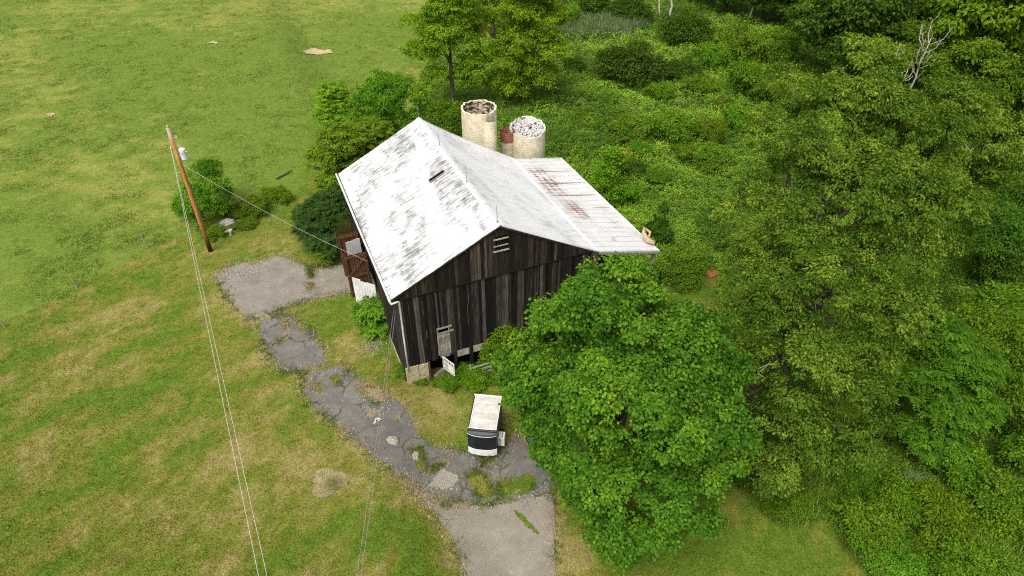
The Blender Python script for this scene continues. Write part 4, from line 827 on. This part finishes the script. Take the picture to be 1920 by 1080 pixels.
simple('roadside_tree', 'bright tree at the top edge behind the two tall airy trees', 'tree', 925, 70, [(0, 0, 6, 3.2, 3, 2.4), (-2.6, 0, 4.4, 2.2, 2, 1.8), (2.4, 0, 5, 2.3, 2, 1.8), (0, 0, 8.6, 2.2, 2, 1.6)], L_mid, 260, 28, .7, .32, .6, .25, 6, 13)
# compound-leaved thicket left of the white roof
def frond_tree(name, label, cat, b, blobs, mat, ntip, nfr, ln, npair, leaf, tr_r, th, seed, droop=.45, stem=True, tint0=.25):
    r = np.random.default_rng(seed); B = np.array(blobs, float); k = r.choice(len(B), ntip, p=(B[:, 3] * B[:, 4]) / (B[:, 3] * B[:, 4]).sum()); d = unit(r.normal(size=(ntip, 3))); d[:, 2] = np.where(d[:, 2] < -.35, -d[:, 2], d[:, 2])
    T = B[k, :3] + d * B[k, 3:] * (.72 + .3 * r.random(ntip))[:, None]; T = T[T[:, 2] > .25]
    return tree(name, label, cat, b, fronds(seed, T, nfr, ln, npair, leaf, droop, tint0), mat, tr_r, (0, 0, th), [(q[0] * .9, q[1] * .9, q[2]) for q in blobs], seed)
b = gl(655, 360); frond_tree('ailanthus_tree', 'bright compound-leaved tree pressed against the far left of the white roof', 'tree', b, [(*P3(645, 275, 4.6, b), 1.9, 1.8, 1.6), (*P3(612, 300, 3.2, b), 1.4, 1.4, 1.3), (*P3(625, 345, 2.0, b), 1.2, 1.2, 1.2), (*P3(690, 255, 4.4, b), 1.7, 1.6, 1.4), (*P3(655, 320, 2.6, b), 1.6, 1.5, 1.5)], L_mid, 260, 9, .80, 6, .30, .14, 4, 21)
b = gl(725, 300); tree('thicket_tree', 'dark rounded tree behind the barn roof peak, between thicket and silo', 'tree', b, crown(22, [(*P3(715, 190, 4.8, b), 2.6, 2.4, 2.0), (*P3(765, 195, 4.2, b), 1.7, 1.7, 1.7), (*P3(690, 215, 4.0, b), 1.8, 1.8, 1.6), (*P3(735, 160, 5.4, b), 1.6, 1.6, 1.3), (*P3(760, 235, 2.4, b), 1.6, 1.5, 1.8)], 800, 34, .40, .20, .5, .35, .55, sub=(60, .7)), L_mid, .16, (0, 0, 4), [(-1, 0, 4), (1, 0, 4)], 22)
b = gl(622, 275); frond_tree('ailanthus_tree', 'small upright compound-leaved tree at the upper left tip of the thicket', 'tree', b, [(*P3(622, 178, 4.6, b), 1.2, 1.1, 1.2), (*P3(622, 212, 3.4, b), 1.5, 1.4, 1.3), (*P3(650, 230, 2.6, b), 1.4, 1.4, 1.2)], L_bright, 130, 9, .80, 6, .30, .1, 4, 23)
b = gl(825, 275); tree('thicket_tree', 'low green tree squeezed between the roof ridge and the taller silo', 'tree', b, crown(24, [(*P3(835, 222, 3.2, b), 1.6, 1.5, 1.4), (*P3(815, 235, 2.6, b), 1.3, 1.3, 1.2)], 260, 34, .4, .18, .55, .3, .55, sub=(20, .6)), L_mid, .1, (0, 0, 2.5), [(.4, 0, 2.6)], 24)
b = gl(640, 490); frond_tree('sumac_bush', 'dark blue-green sumac crowding the open red-brown doors', 'shrub', b, [(*P3(615, 395, 2.7, b), 1.9, 1.8, 1.3), (*P3(590, 430, 1.6, b), 1.3, 1.3, 1.0), (*P3(640, 380, 3.2, b), 1.3, 1.4, 1.2), (*P3(610, 460, 1.2, b), 1.2, 1.1, 1.0), (*P3(575, 405, 1.4, b), .9, .9, .9)], L_sumacdark, 330, 9, .62, 7, .20, .12, 2.4, 25, .5)
b = gl(612, 494); frond_tree('sumac_bush', 'small bright green sprout at the foot of the dark sumac by the apron', 'shrub', b, [(0, 0, .75, .6, .55, .45)], L_sumac, 22, 8, .5, 6, .18, .04, .6, 26, .4)
b = gl(706, 622); frond_tree('sumac_bush', 'bright green sumac bush in front of the whitewashed door at the barn corner', 'shrub', b, [(*P3(694, 580, 1.3, b), .85, .7, .5), (*P3(712, 592, 1.2, b), .6, .6, .45), (*P3(676, 598, .7, b), .5, .5, .35), (*P3(703, 615, .5, b), .5, .4, .35)], L_sumac, 42, 8, .62, 6, .27, .06, 1.2, 27, .35, tint0=.35)
# by the pole
b = gl(385, 415); tree('pasture_tree', 'dark green bushy tree right behind the utility pole', 'tree', b, crown(31, [(*P3(380, 335, 2.9, b), 1.6, 1.5, 1.2), (*P3(358, 370, 1.9, b), 1.3, 1.3, 1.1), (*P3(402, 365, 2.0, b), 1.4, 1.3, 1.1), (*P3(375, 392, 1.2, b), 1.7, 1.4, 1.0)], 520, 34, .36, .16, .5, .5, .55, sub=(46, .55)), L_mid, .12, (0, 0, 2.5), [(-.6, 0, 2), (.7, 0, 2.2)], 31)

# ------------------------------------------------------------------ shrubs and far trees: a few built ones, copied
def protoshrub(seed, mat, blobs, n, per, cr, ln, wd, **k): return fmesh('shrub', crown(seed, blobs, n, per, cr, ln, wd, **k), mat)
ROUND = [(0, 0, 1.0, 1.5, 1.4, .95), (-.9, .2, .8, 1.0, 1.0, .8), (.95, -.1, .85, 1.0, 1.0, .75), (.1, -.7, .7, 1.2, .9, .7), (.2, .5, 1.3, .9, .9, .6)]
TALL = [(0, 0, 1.6, 1.0, 1.0, 1.2), (.3, 0, 2.7, .7, .7, .9), (-.4, .1, 1.0, 1.0, .9, .9), (.5, -.2, .9, .9, .9, .8)]
WIDE = [(0, 0, .8, 1.4, 1.2, .8), (-1.5, .3, .7, 1.2, 1.1, .7), (1.5, .2, .75, 1.3, 1.1, .75), (.6, -.6, .6, 1.1, .9, .6), (-.7, -.6, .6, 1.1, .8, .6)]
PR = {}
for mn, mt in (('dark', L_dark), ('mid', L_mid), ('olive', L_olive), ('bright', L_bright), ('walnut', L_walnut), ('blue', L_blue)):
    for sn, bl in (('round', ROUND), ('tall', TALL), ('wide', WIDE)):
        PR[mn, sn] = (len(PR) + 50, mt, bl)
MESH = {}
def pmesh(key, var):
    if (key, var) not in MESH:
        s, mt, bl = PR[key]; q = np.random.default_rng(s * 3 + var); bl2 = [(b[0] + q.normal() * .25, b[1] + q.normal() * .2, b[2] * q.uniform(.85, 1.2), b[3] * q.uniform(.8, 1.15), b[4] * q.uniform(.8, 1.15), b[5] * q.uniform(.85, 1.15)) for b in bl]
        bl2 += [(q.normal() * 1.0, q.normal() * .8, q.uniform(.9, 1.7), .55, .55, .5) for _ in range(3)]
        MESH[key, var] = protoshrub(s + var * 100, mt, bl2, 420, 24, .30, .17, .55, droop=.15, flat=.6, shell=.6, sub=(46, .42))
    return MESH[key, var]
rs_ = random.Random(77); SHR = []
def shrub(px, py, wpx, key, label, cat='shrub', hs=1.0, group=None, name=None):
    """px,py: foot in the photograph; wpx: width in photograph pixels"""
    p = gl(px, py); d = math.hypot(p[1] * CP - (p[2] - CAM_H) * SP, 0); wid = wpx * d / FPX; half = {'round': 2.0, 'tall': 1.35, 'wide': 2.7}[key[1]]; s = wid / 2 / half
    o = link(name or ('tall_shrub' if key[1] == 'tall' else 'shrub'), pmesh(key, rs_.randrange(2)), None, tuple(p)); o.scale = (s, s, s * hs); o.rotation_euler = (0, 0, rs_.uniform(-.6, .6)); SHR.append((p[0], p[1], wid * .42)); return tag(o, label, cat, group)
for a in [
    (442, 405, 60, ('mid', 'wide'), 'low dark shrub to the right of the pole, left end of the shrub row', 'shrub', .9), (480, 398, 62, ('olive', 'round'), 'yellowish shrub in the middle of the low row right of the pole', 'shrub', .9),
    (523, 375, 66, ('bright', 'wide'), 'bright green shrub at the right end of the low row, nearest the fallen log', 'shrub', .9), (402, 440, 60, ('mid', 'wide'), 'low leafy shrub between the pole foot and the pale slab', 'shrub', .8), (462, 425, 48, ('olive', 'wide'), 'brownish low weeds just right of the pale slab', 'shrub', .6),
    (700, 205, 70, ('olive', 'round'), 'thin olive shrub at the pasture edge above the dark thicket', 'shrub', 1),
    (1178, 152, 118, ('dark', 'round'), 'large dark round shrub in the overgrown field, upper middle', 'shrub', 1), (1237, 185, 56, ('mid', 'round'), 'round bush just below and right of the large dark shrub', 'shrub', 1),
    (1276, 148, 66, ('dark', 'round'), 'dark bush right of the large dark round shrub', 'shrub', 1), (1318, 176, 68, ('mid', 'round'), 'flat-topped bush standing alone in grass toward the nut tree', 'shrub', .9),
    (1280, 82, 88, ('dark', 'round'), 'dark dense shrub below the bare snags at the top edge', 'shrub', 1.1), (1335, 122, 74, ('mid', 'round'), 'mid-green shrub between the snag shrub and the large olive mound', 'shrub', 1),
    (1392, 112, 110, ('olive', 'wide'), 'wide olive mound of brush in front of the dark oak', 'shrub', 1.4), (1456, 118, 74, ('olive', 'round'), 'yellow-green bush at the left foot of the dark oak', 'shrub', 1.5),
    (1195, 96, 40, ('mid', 'round'), 'small bush at the right end of the pale cattails', 'shrub', 1), (1178, 262, 84, ('olive', 'round'), 'loose olive bush in the middle of the field right of the silos', 'shrub', .9),
    (1255, 262, 96, ('mid', 'round'), 'broad bush in mid field beside the loose olive one', 'shrub', 1), (1283, 296, 50, ('mid', 'round'), 'small bush below the broad mid-field bush', 'shrub', 1),
    (1205, 288, 48, ('mid', 'round'), 'small bush below the loose olive mid-field bush', 'shrub', 1), (1328, 262, 72, ('mid', 'round'), 'bush at the left edge of the nut tree, upper of two', 'shrub', 1),
    (1334, 312, 76, ('olive', 'round'), 'olive bush at the left edge of the nut tree, lower of two', 'shrub', 1), (1180, 332, 82, ('dark', 'wide'), 'low dark brush patch above the lean-to roof', 'shrub', 1), (1236, 343, 54, ('mid', 'round'), 'bush right of the low dark brush above the lean-to roof', 'shrub', 1.1),
    (1128, 372, 70, ('bright', 'tall'), 'upright leafy sapling touching the edge of the lean-to roof', 'sapling', .9), (1228, 455, 42, ('dark', 'tall'), 'narrow dark conifer-like shrub beyond the lean-to corner', 'shrub', 1.3),
    (1272, 520, 96, ('olive', 'round'), 'dense olive-brown bush between the lean-to corner and the nut tree', 'shrub', 1.1), (1075, 130, 40, ('dark', 'round'), 'dark little bush in the yellow weeds right of the tall trees', 'shrub', 1),
    (1060, 45, 60, ('mid', 'round'), 'mid-green bush at the top edge just right of the tall trees', 'shrub', 1.1), (1110, 30, 76, ('dark', 'round'), 'dark bush at the top edge left of the cattails', 'shrub', 1.2), (1182, 40, 70, ('dark', 'round'), 'dark bush at the top edge above the cattails', 'shrub', 1.1),
    (1090, 222, 50, ('mid', 'wide'), 'low clump beyond the shorter silo on the right', 'shrub', .8), (1100, 290, 60, ('mid', 'wide'), 'low clump between the shorter silo and the lean-to edge', 'shrub', .8), (1140, 190, 44, ('olive', 'round'), 'small olive clump under the large dark round shrub', 'shrub', .8),
    (1385, 240, 66, ('mid', 'round'), 'bush tucked behind the upper left of the nut tree', 'shrub', 1.2), (1400, 170, 84, ('mid', 'round'), 'large bush behind the nut tree top, left of the dark oak', 'shrub', 1.3), (1350, 205, 44, ('olive', 'round'), 'small olive bush between two larger ones near the nut tree', 'shrub', 1), (1440, 190, 70, ('mid', 'round'), 'shaded bush directly above the left top of the nut tree', 'shrub', 1.2),
    (1400, 905, 84, ('dark', 'round'), 'shaded dark bush under the lower left of the nut tree beside the lawn', 'shrub', 1), (1478, 955, 90, ('mid', 'wide'), 'low leafy bush at the lawn edge below the nut tree', 'shrub', 1.2),
    (1620, 1000, 130, ('mid', 'round'), 'tangled green bush at the right corner of the lawn', 'shrub', 1), (1700, 915, 60, ('blue', 'round'), 'pale bluish-green bush below the bright compound-leaved tree', 'shrub', 1.3), (1740, 1000, 130, ('bright', 'round'), 'yellow-green tangle of vines below the bluish bush', 'shrub', 1.3), (1660, 960, 100, ('mid', 'round'), 'leafy bush between the lawn corner and the bluish bush', 'shrub', 1.7), (1780, 900, 110, ('mid', 'round'), 'leafy bush directly below the bright compound-leaved tree', 'shrub', 1.6), (1910, 880, 110, ('mid', 'round'), 'bush on the right edge below the dark shaded one', 'shrub', 1.9), (1650, 820, 90, ('dark', 'round'), 'dark bush between the nut tree and the compound-leaved tree', 'shrub', 1.5), (1590, 900, 90, ('mid', 'round'), 'bush under the lower right skirt of the nut tree', 'shrub', 1.3),
    (1870, 800, 120, ('dark', 'round'), 'dark bush at the right edge under the slender tree', 'shrub', 1.2), (1840, 610, 130, ('olive', 'round'), 'feathery olive thicket below the bright weed clearing at right', 'shrub', 1.2), (1700, 1075, 140, ('mid', 'wide'), 'leafy tangle at the bottom edge right of the lawn', 'shrub', .9),
    (1840, 960, 120, ('olive', 'round'), 'olive bramble mound at right, above the bottom tangle', 'shrub', 1.5), (1905, 1010, 120, ('bright', 'round'), 'bright green bramble mound at the lower right edge', 'shrub', 1.3), (1820, 1080, 140, ('mid', 'round'), 'green bramble mound at the bottom right corner', 'shrub', .9),
    (1900, 640, 80, ('mid', 'round'), 'green bush at the right edge beside the feathery thicket', 'shrub', 1.2), (1850, 540, 110, ('dark', 'round'), 'shaded bush under the right side of the nut tree by the weed clearing', 'shrub', 1.7), (1745, 620, 90, ('dark', 'round'), 'deep green bush in shade right of the nut tree trunk', 'shrub', 1.3),
    (838, 722, 52, ('mid', 'round'), 'low weeds at the foot of the white sign', 'shrub', .8), (880, 716, 66, ('bright', 'round'), 'leafy weeds in front of the plank fence', 'shrub', .8), (915, 712, 50, ('olive', 'wide'), 'weeds between the plank fence and the maple', 'shrub', .7), (790, 716, 36, ('olive', 'wide'), 'low weeds at the stone corner of the barn', 'shrub', .8), (757, 700, 30, ('olive', 'tall'), 'thin vine growth at the white downspout', 'vine', .6),
    (938, 680, 70, ('bright', 'tall'), 'leafy sapling growing up the gable wall left of the maple', 'sapling', 1.0), (925, 688, 50, ('mid', 'round'), 'bush at the gable wall beneath the sapling', 'shrub', 1),
]: shrub(*a)
# slender and compound-leaved trees at right
b = gl(1800, 830); frond_tree('ailanthus_tree', 'bright compound-leaved tree right of the nut tree', 'tree', b, [(*P3(1755, 640, 6.4, b), 1.5, 1.5, 1.3), (*P3(1800, 680, 5.6, b), 1.7, 1.6, 1.4), (*P3(1735, 720, 4.6, b), 1.4, 1.4, 1.2), (*P3(1790, 760, 3.6, b), 1.8, 1.6, 1.3), (*P3(1750, 820, 2.0, b), 1.4, 1.3, 1.0), (*P3(1730, 610, 6.2, b), 1.1, 1.1, 1.2)], L_ail, 260, 8, .85, 7, .27, .14, 5, 33, tint0=.02)
b = gl(1880, 790); tree('slender_tree', 'slender loose tree at the right edge beside the bright compound-leaved one', 'tree', b, crown(34, [(*P3(1870, 620, 6.2, b), 1.7, 1.6, 1.3), (*P3(1905, 680, 5, b), 1.6, 1.5, 1.3), (*P3(1850, 680, 4.6, b), 1.2, 1.2, 1.1), (*P3(1900, 740, 3.4, b), 1.6, 1.5, 1.2)], 480, 36, .4, .17, .5, .4, .6, sub=(44, .65)), L_mid, .1, (0, 0, 6), [(-.5, 0, 5), (.6, 0, 5.4)], 34)
b = gl(1845, 500); tr_ = tree('vine_tree', 'dark vine-covered tree with a leaning trunk at the right, behind the nut tree', 'tree', b, crown(35, [(*P3(1890, 400, 5.2, b), 2.2, 2, 1.8), (*P3(1850, 440, 3.6, b), 2.0, 2, 1.8), (*P3(1910, 340, 7, b), 2.0, 2, 1.6)], 520, 34, .45, .19, .55, .4, .6, sub=(40, .7)), L_dark, .2, (1.2, 0, 5.5), [(2, 0, 5), (.5, 0, 4)], 35)
# far trees along the top
PT = {}
def ptree(mat, seed, blobs, n=700, per=26, cr=.75, ln=.42, wd=.6): return fmesh('crown', crown(seed, blobs, n * 2, per, cr * .8, ln * .85, wd, .3, .55, -.3, .7, .6, sub=(90, 1.0)), mat)
TB = [(0, 0, 7.2, 3.4, 3.2, 2.6), (-2.8, .3, 5.4, 2.6, 2.4, 2.1), (2.8, -.2, 5.6, 2.7, 2.4, 2.1), (.3, -2.0, 5.0, 2.6, 2.2, 2.0), (-.4, 1.6, 6.0, 2.6, 2.4, 2.2), (1.2, -.6, 8.8, 2.0, 2.0, 1.5), (-1.4, -.8, 3.2, 2.6, 2.2, 1.6), (2.0, -.8, 3.2, 2.2, 2.0, 1.5)]
for mn, mt in (('dark', L_dark), ('mid', L_mid), ('bright', L_bright), ('olive', L_olive)): PT[mn] = [ptree(mt, 200 + len(PT) * 7 + v, [(b[0] + rs_.gauss(0, .4), b[1] + rs_.gauss(0, .4), b[2] + rs_.gauss(0, .5), b[3] * rs_.uniform(.8, 1.15), b[4], b[5] * rs_.uniform(.85, 1.15)) for b in TB]) for v in range(2)]
mbt = MB(); limbs(mbt, 5, (0, 0, -.3), (.2, 0, 7), .3, [(b[0] * .9, b[1] * .9, b[2]) for b in TB]); tk0 = mbt.build('trunk', B_bark, None, smooth=True); TRUNK = tk0.data; bpy.data.objects.remove(tk0)
def ftree(px, py, wpx, mn, label, hs=1.0, name='broadleaf_tree'):
    p = gl(px, py); d = p[1] * CP - (p[2] - CAM_H) * SP; s = wpx * d / FPX / 10.5; r = empty(name, tuple(p), rs_.uniform(0, 6.28)); r.scale = (s, s, s * hs); tag(r, label, 'tree')
    link('trunk', TRUNK, r); link('crown', PT[mn][rs_.randrange(2)], r); SHR.append((p[0], p[1], wpx * d / FPX * .4)); return r
for a in [(1560, 150, 190, 'dark', 'broad dark blue-green oak at the top, behind the nut tree crown', 1.0, 'oak_tree'), (1630, 120, 150, 'dark', 'dark oak touching the right side of the broad dark oak', 1.1, 'oak_tree'), (1490, 60, 130, 'dark', 'dark tree at the top edge left of the broad dark oak'), (1425, 40, 110, 'dark', 'dark tree with a bare leaning branch at the top edge, above the olive mound'),
          (1820, 150, 240, 'bright', 'bright green maple at the top right', 1.1, 'maple_tree'), (1750, 80, 170, 'mid', 'mid-green tree between the dark oaks and the bright top maple'), (1905, 240, 150, 'dark', 'dark shaded tree on the right edge below the bright top maple', 1.3), (1800, 235, 160, 'mid', 'mid-green tree behind the right half of the nut tree'),
          (1885, 70, 190, 'bright', 'bright tree in the top right corner', 1.1), (1690, 20, 130, 'mid', 'tree at the top edge behind the pale dead trunks'), (1360, 20, 100, 'dark', 'dark tree at the top edge right of the bare snags'), (1300, 8, 90, 'mid', 'tree at the top edge behind the bare snags'),
          (985, 25, 100, 'mid', 'tree at the top edge right behind the broad airy tree'), (870, 30, 70, 'bright', 'small bright tree at the top edge left of the airy trees'), (1600, 20, 140, 'dark', 'dark tree on the top edge above the broad dark oak'), (1930, 120, 150, 'mid', 'tree cut by the right edge beside the top corner tree'), (1680, 170, 120, 'mid', 'tree in the gap behind the pale dead trees')]: ftree(*a)
# dead trees
def dead(name, label, px, py, h, wpx, seed, nb=7, r0=.12, lean=0):
    b = gl(px, py); q = random.Random(seed); mb = MB(); top = Vector((lean, 0, h)); P = [Vector((lean * t + q.gauss(0, .08) * (t > 0), q.gauss(0, .08) * (t > 0), h * t)) for t in np.linspace(0, 1, 7)]; mb.tube(P, [r0 * (1 - .75 * t) for t in np.linspace(0, 1, 7)], 7)
    for k in range(nb):
        t = q.uniform(.45, .95); s = P[int(t * 6)].lerp(P[min(6, int(t * 6) + 1)], t * 6 % 1); a = q.uniform(0, 6.28); L = h * q.uniform(.16, .34); e = s + Vector((math.cos(a) * L * .55, math.sin(a) * L * .55, L * q.uniform(.5, 1))); m_ = s.lerp(e, .5) + Vector((math.cos(a) * L * .15, math.sin(a) * L * .15, -L * .06)); mb.tube([s, m_, e], [r0 * .4, r0 * .28, r0 * .1], 5)
        for j in range(3): f = m_.lerp(e, q.random()); mb.tube([f, f + Vector((q.gauss(0, .25), q.gauss(0, .25), q.uniform(.2, .6))) * L * .5], [r0 * .16, r0 * .07], 4)
    return tag(mb.build(name, B_pale, loc=tuple(b), smooth=True), label, 'dead tree')
dead('dead_tree', 'pale dead tree with a spray of upright branches, the right one above the nut tree', 1688, 214, 8.0, 60, 3, 14, .12); dead('dead_tree', 'pale forked dead tree with crooked twigs, left of the upright one', 1632, 222, 7.6, 60, 4, 10, .12, .3); dead('dead_tree', 'lower pale dead trunk with two arching limbs at the nut tree top', 1655, 235, 6.4, 60, 9, 5, .12, .4)
dead('bare_snag', 'curved white snag at the top edge, the left of the two snags', 1236, 32, 4.0, 20, 5, 2, .14, -.7); dead('bare_snag', 'straight grey snag at the top edge, the right of the two snags', 1256, 34, 5.0, 20, 6, 1, .20, -.1); dead('bare_snag', 'leaning bare trunk at the top edge left of the dark oaks', 1402, 40, 6, 20, 7, 3, .16, 1.2)

# ------------------------------------------------------------------ grass, weeds
rg = np.random.default_rng(4)
DRV = [P_APR, P_MID, P_MAIN, P_LOW]; HOL = H_G + H_A + H_M
def ondrive(x, y):
    wx = x + (fbm(x, y, .55, 81, 4) - .5) * .6; wy = y + (fbm(x, y, .55, 91, 4) - .5) * .6; k = np.zeros(x.shape, bool)
    for P in DRV: k |= inpoly(wx, wy, P)
    for P in HOL: k &= ~inpoly(wx, wy, P)
    return k
def inbarn(x, y, m=.15):
    u = (x - BX) * EX[0] + (y - BY) * EX[1]; v = (x - BX) * EY[0] + (y - BY) * EY[1]; return (u > -m) & (u < 17.2) & (v > -m) & (v < 14.2)
def scatter(n, x0=-140, x1=2060, y0=-60, y1=1180):
    px = rg.uniform(x0, x1, n); py = rg.uniform(y0, y1, n); x, y, z = at(px, py); return x, y, z, np.hypot(np.hypot(x, y), CAM_H - z)
def blades(x, y, z, col, h, wd, nb, lean, jit, up=1.0, wind=None, wk=0.):
    n = len(x); i = np.repeat(np.arange(n), nb); m = len(i); H = h[i] * rg.uniform(.55, 1.25, m); a = rg.uniform(0, 6.283, m)
    ox = rg.normal(size=m) * jit; oy = rg.normal(size=m) * jit; dx = np.cos(a) * lean; dy = np.sin(a) * lean
    if wind is not None: dx = dx + np.cos(wind[i]) * wk; dy = dy + np.sin(wind[i]) * wk
    W_ = wd[i]; b = rg.uniform(0, 6.283, m); px, py = x[i] + ox, y[i] + oy
    A = np.stack([px - np.cos(b) * W_, py - np.sin(b) * W_, z[i] - .02], 1); B = np.stack([px + np.cos(b) * W_, py + np.sin(b) * W_, z[i] - .02], 1); T = np.stack([px + dx * H, py + dy * H, z[i] + H * up], 1)
    V = np.stack([A, B, T], 1).reshape(-1, 3); c = np.clip(col[i] * rg.uniform(.72, 1.32, (m, 1)), 0, .6); return V, np.arange(3 * m).reshape(m, 3), c
def stuff(name, V, F, C): return tag(link(name, npmesh(name, V, F, M_blade, [('col', 'FACE', 'FLOAT_COLOR', np.concatenate([C, np.ones((len(C), 1))], 1))])), kind='stuff')
# pasture: rough tufts
x, y, z, D = scatter(260000); wx = x + (fbm(x, y, 2.2, 61) - .5) * 1.2; wy = y + (fbm(x, y, 2.2, 67) - .5) * 1.2
k = ~inpoly(wx, wy, LAWN) & ~inpoly(wx, wy, WILD) & ~inbarn(x, y) & (fbm(x, y, 1.1, 31, 3) > .22)
for px, py, rx, ry in ((596, 97, 2.1, .8), (401, 81, 1.1, .5), (97, 216, .7, .4)): cx, cy, _ = at(px, py); k &= ((x - cx) / rx) ** 2 + ((y - cy) / ry) ** 2 > 1
x, y, z, D = x[k], y[k], z[k], D[k]; wnd = fbm(x, y, 3, 33, 3) * 9
hh = (.05 + .08 * sm(.4, .85, fbm(x, y, 1.1, 31, 3))) * (.75 + D / 180); stuff('pasture_grass', *blades(x, y, z, col_past(x, y) * 1.0, hh, .016 + D / 3400, 5, .75, .16, .6, wnd, .7))
# lawn: short mown grass
x, y, z, D = scatter(360000); k = inpoly(x, y, LAWN) & ~ondrive(x, y) & ~inbarn(x, y); x, y, z, D = x[k], y[k], z[k], D[k]
stuff('lawn_grass', *blades(x, y, z, col_lawn(x, y), .05 + .03 * vnoise(x, y, .6, 3), .014 + D / 4600, 3, .8, .07, .8, fbm(x, y, 2, 35) * 8, .5))
# ragged growth along the edges and in the cracks of the paving
def edge(polys, n, spread):
    X = []
    for P in polys:
        P = np.array(P); Q = np.roll(P, -1, 0); L = np.linalg.norm(Q - P, axis=1); m = int(n * L.sum()); k = rg.choice(len(P), m, p=L / L.sum()); t = rg.random(m)[:, None]; X.append(P[k] * (1 - t) + Q[k] * t + rg.normal(size=(m, 2)) * spread)
    return np.concatenate(X)
E_ = np.concatenate([edge(DRV, 60, .24), edge(HOL, 60, .14)]); x, y = E_[:, 0], E_[:, 1]; k = ~inbarn(x, y) & (fbm(x, y, .8, 37, 3) > .42); x, y = x[k], y[k]; z = terr(x, y) + .02
stuff('edge_grass', *blades(x, y, z, mixc((.10, .145, .018), (.40, .32, .16), sm(.35, .6, fbm(x, y, 1.3, 39, 3))), .10 + .08 * rg.random(len(x)), 0 * x + .018, 5, .7, .06, .8))
# loose stones and crumbs of paving
n = 5200; G_ = np.concatenate([edge(DRV, 40, .30), edge([gpoly([(690, 735), (720, 750), (700, 780)]), gpoly([(808, 912), (850, 912), (836, 880)]), gpoly([(420, 510), (480, 505), (470, 520)]), gpoly([(690, 640), (710, 640), (700, 660)])], 120, .3)]); G_ = G_[rg.permutation(len(G_))[:n]]; G_ = G_[~inbarn(G_[:, 0], G_[:, 1])]
n = len(G_); sz = rg.uniform(.015, .055, n); gz_ = terr(G_[:, 0], G_[:, 1]) + .045; T4 = np.array([(1, 0, -.3), (-.5, .87, -.3), (-.5, -.87, -.3), (0, 0, .9)])
V = (G_[:, None, :].repeat(4, 1)); V = np.concatenate([V, gz_[:, None, None].repeat(4, 1)], 2) + (T4[None] + rg.normal(size=(n, 4, 3)) * .3) * sz[:, None, None]
F = (np.arange(n)[:, None, None] * 4 + np.array([(0, 1, 3), (1, 2, 3), (2, 0, 3)])[None]).reshape(-1, 3); C = np.repeat(rg.uniform(.14, .48, (n, 1)) * np.array([[1, .94, .84]]), 3, 0)
stuff('gravel', V.reshape(-1, 3), F, C)
# dead-grass ring on the lawn
cx, cy, _ = [float(q) for q in at(*HAY)]; n = 2600; a = rg.uniform(0, 6.283, n); r = .75 * (rg.random(n) ** .45) * (1 + .25 * np.sin(3 * a + 1)); x, y = cx + r * np.cos(a) * 1.05, cy + r * np.sin(a) * .95; z = terr(x, y) + .07 * (1 - r / 1.1)
k = (fbm(x, y, .5, 38, 3) > .36); x, y, z = x[k], y[k], z[k]; o = stuff('dead_grass_ring', *blades(x, y, z, mixc((.58, .47, .27), (.20, .20, .06), np.clip(rg.random(len(x)) ** 2 + 1.2 * (np.exp(-((x - cx - .25) ** 2 + (y - cy + .1) ** 2) / .10)), 0, 1)), .12 + 0 * x, 0 * x + .014, 4, 1.3, .07, .45))
# overgrown field: leafy weeds
def weeds(n, box, hmul, leaf, per, name, cmul=1.0, seed=0, thr=.0, spots=None):
    x, y, z, D = scatter(n, *box); wx = x + (fbm(x, y, 2.2, 61) - .5) * 1.2; wy = y + (fbm(x, y, 2.2, 67) - .5) * 1.2; k = inpoly(wx, wy, WILD) & ~inbarn(x, y) & (fbm(x, y, 1.4, 43 + seed, 3) > thr)
    x, y, z, D = x[k], y[k], z[k], D[k]; hgt = hmul * (.35 + 1.1 * sm(.3, .75, fbm(x, y, 2.4, 44 + seed, 4))) * (.7 + D / 200); col = col_wild(x, y) * cmul
    i = np.repeat(np.arange(len(x)), per); m = len(i); t = rg.random(m); a = rg.uniform(0, 6.283, m); rr_ = .16 * (1 - .5 * t) * (.7 + D[i] / 120)
    P = np.stack([x[i] + np.cos(a) * rr_ * rg.random(m), y[i] + np.sin(a) * rr_ * rg.random(m), z[i] + hgt[i] * t], 1)
    Dv = np.stack([np.cos(a), np.sin(a), rg.uniform(-.35, .75, m)], 1); N = np.stack([-np.cos(a) * .4, -np.sin(a) * .4, 1 + 0 * a], 1) + rg.normal(size=(m, 3)) * .3
    L = leaf * (.6 + D[i] / 90) * rg.uniform(.6, 1.3, m); V, F = kites(P, N, Dv, L, L * .42); c = np.clip(col[i] * rg.uniform(.74, 1.26, (m, 1)), 0, .5)
    return stuff(name, V, F, c)
weeds(64000, (760, 2060, -70, 700), .70, .155, 12, 'field_weeds')
weeds(15000, (760, 2060, 560, 1180), .75, .13, 15, 'bramble_cover', .68, 5)
# tall upright grass between the weeds
x, y, z, D = scatter(26000, 760, 2060, -70, 1180); k = inpoly(x, y, WILD) & ~inbarn(x, y) & (fbm(x, y, 3.2, 57, 3) > .50); x, y, z, D = x[k], y[k], z[k], D[k]
stuff('tall_grass', *blades(x, y, z, np.clip(col_wild(x, y) * 1.05 + np.array([.03, .02, .008]), 0, .5), .55 + .5 * vnoise(x, y, 1.5, 9), .012 + D / 3200, 6, .32, .16, 1))
# cattails
x, y, z, D = scatter(3200, 1040, 1215, 28, 72); k = fbm(x, y, 4, 47, 2) > .38; x, y, z = x[k], y[k], z[k]
stuff('cattails', *blades(x, y, z, mixc((.10, .18, .05), (.40, .37, .24), (rg.random(len(x)) > .8) * 1.0), 1.3 + 0 * x, 0 * x + .035, 5, .30, .3, 1))
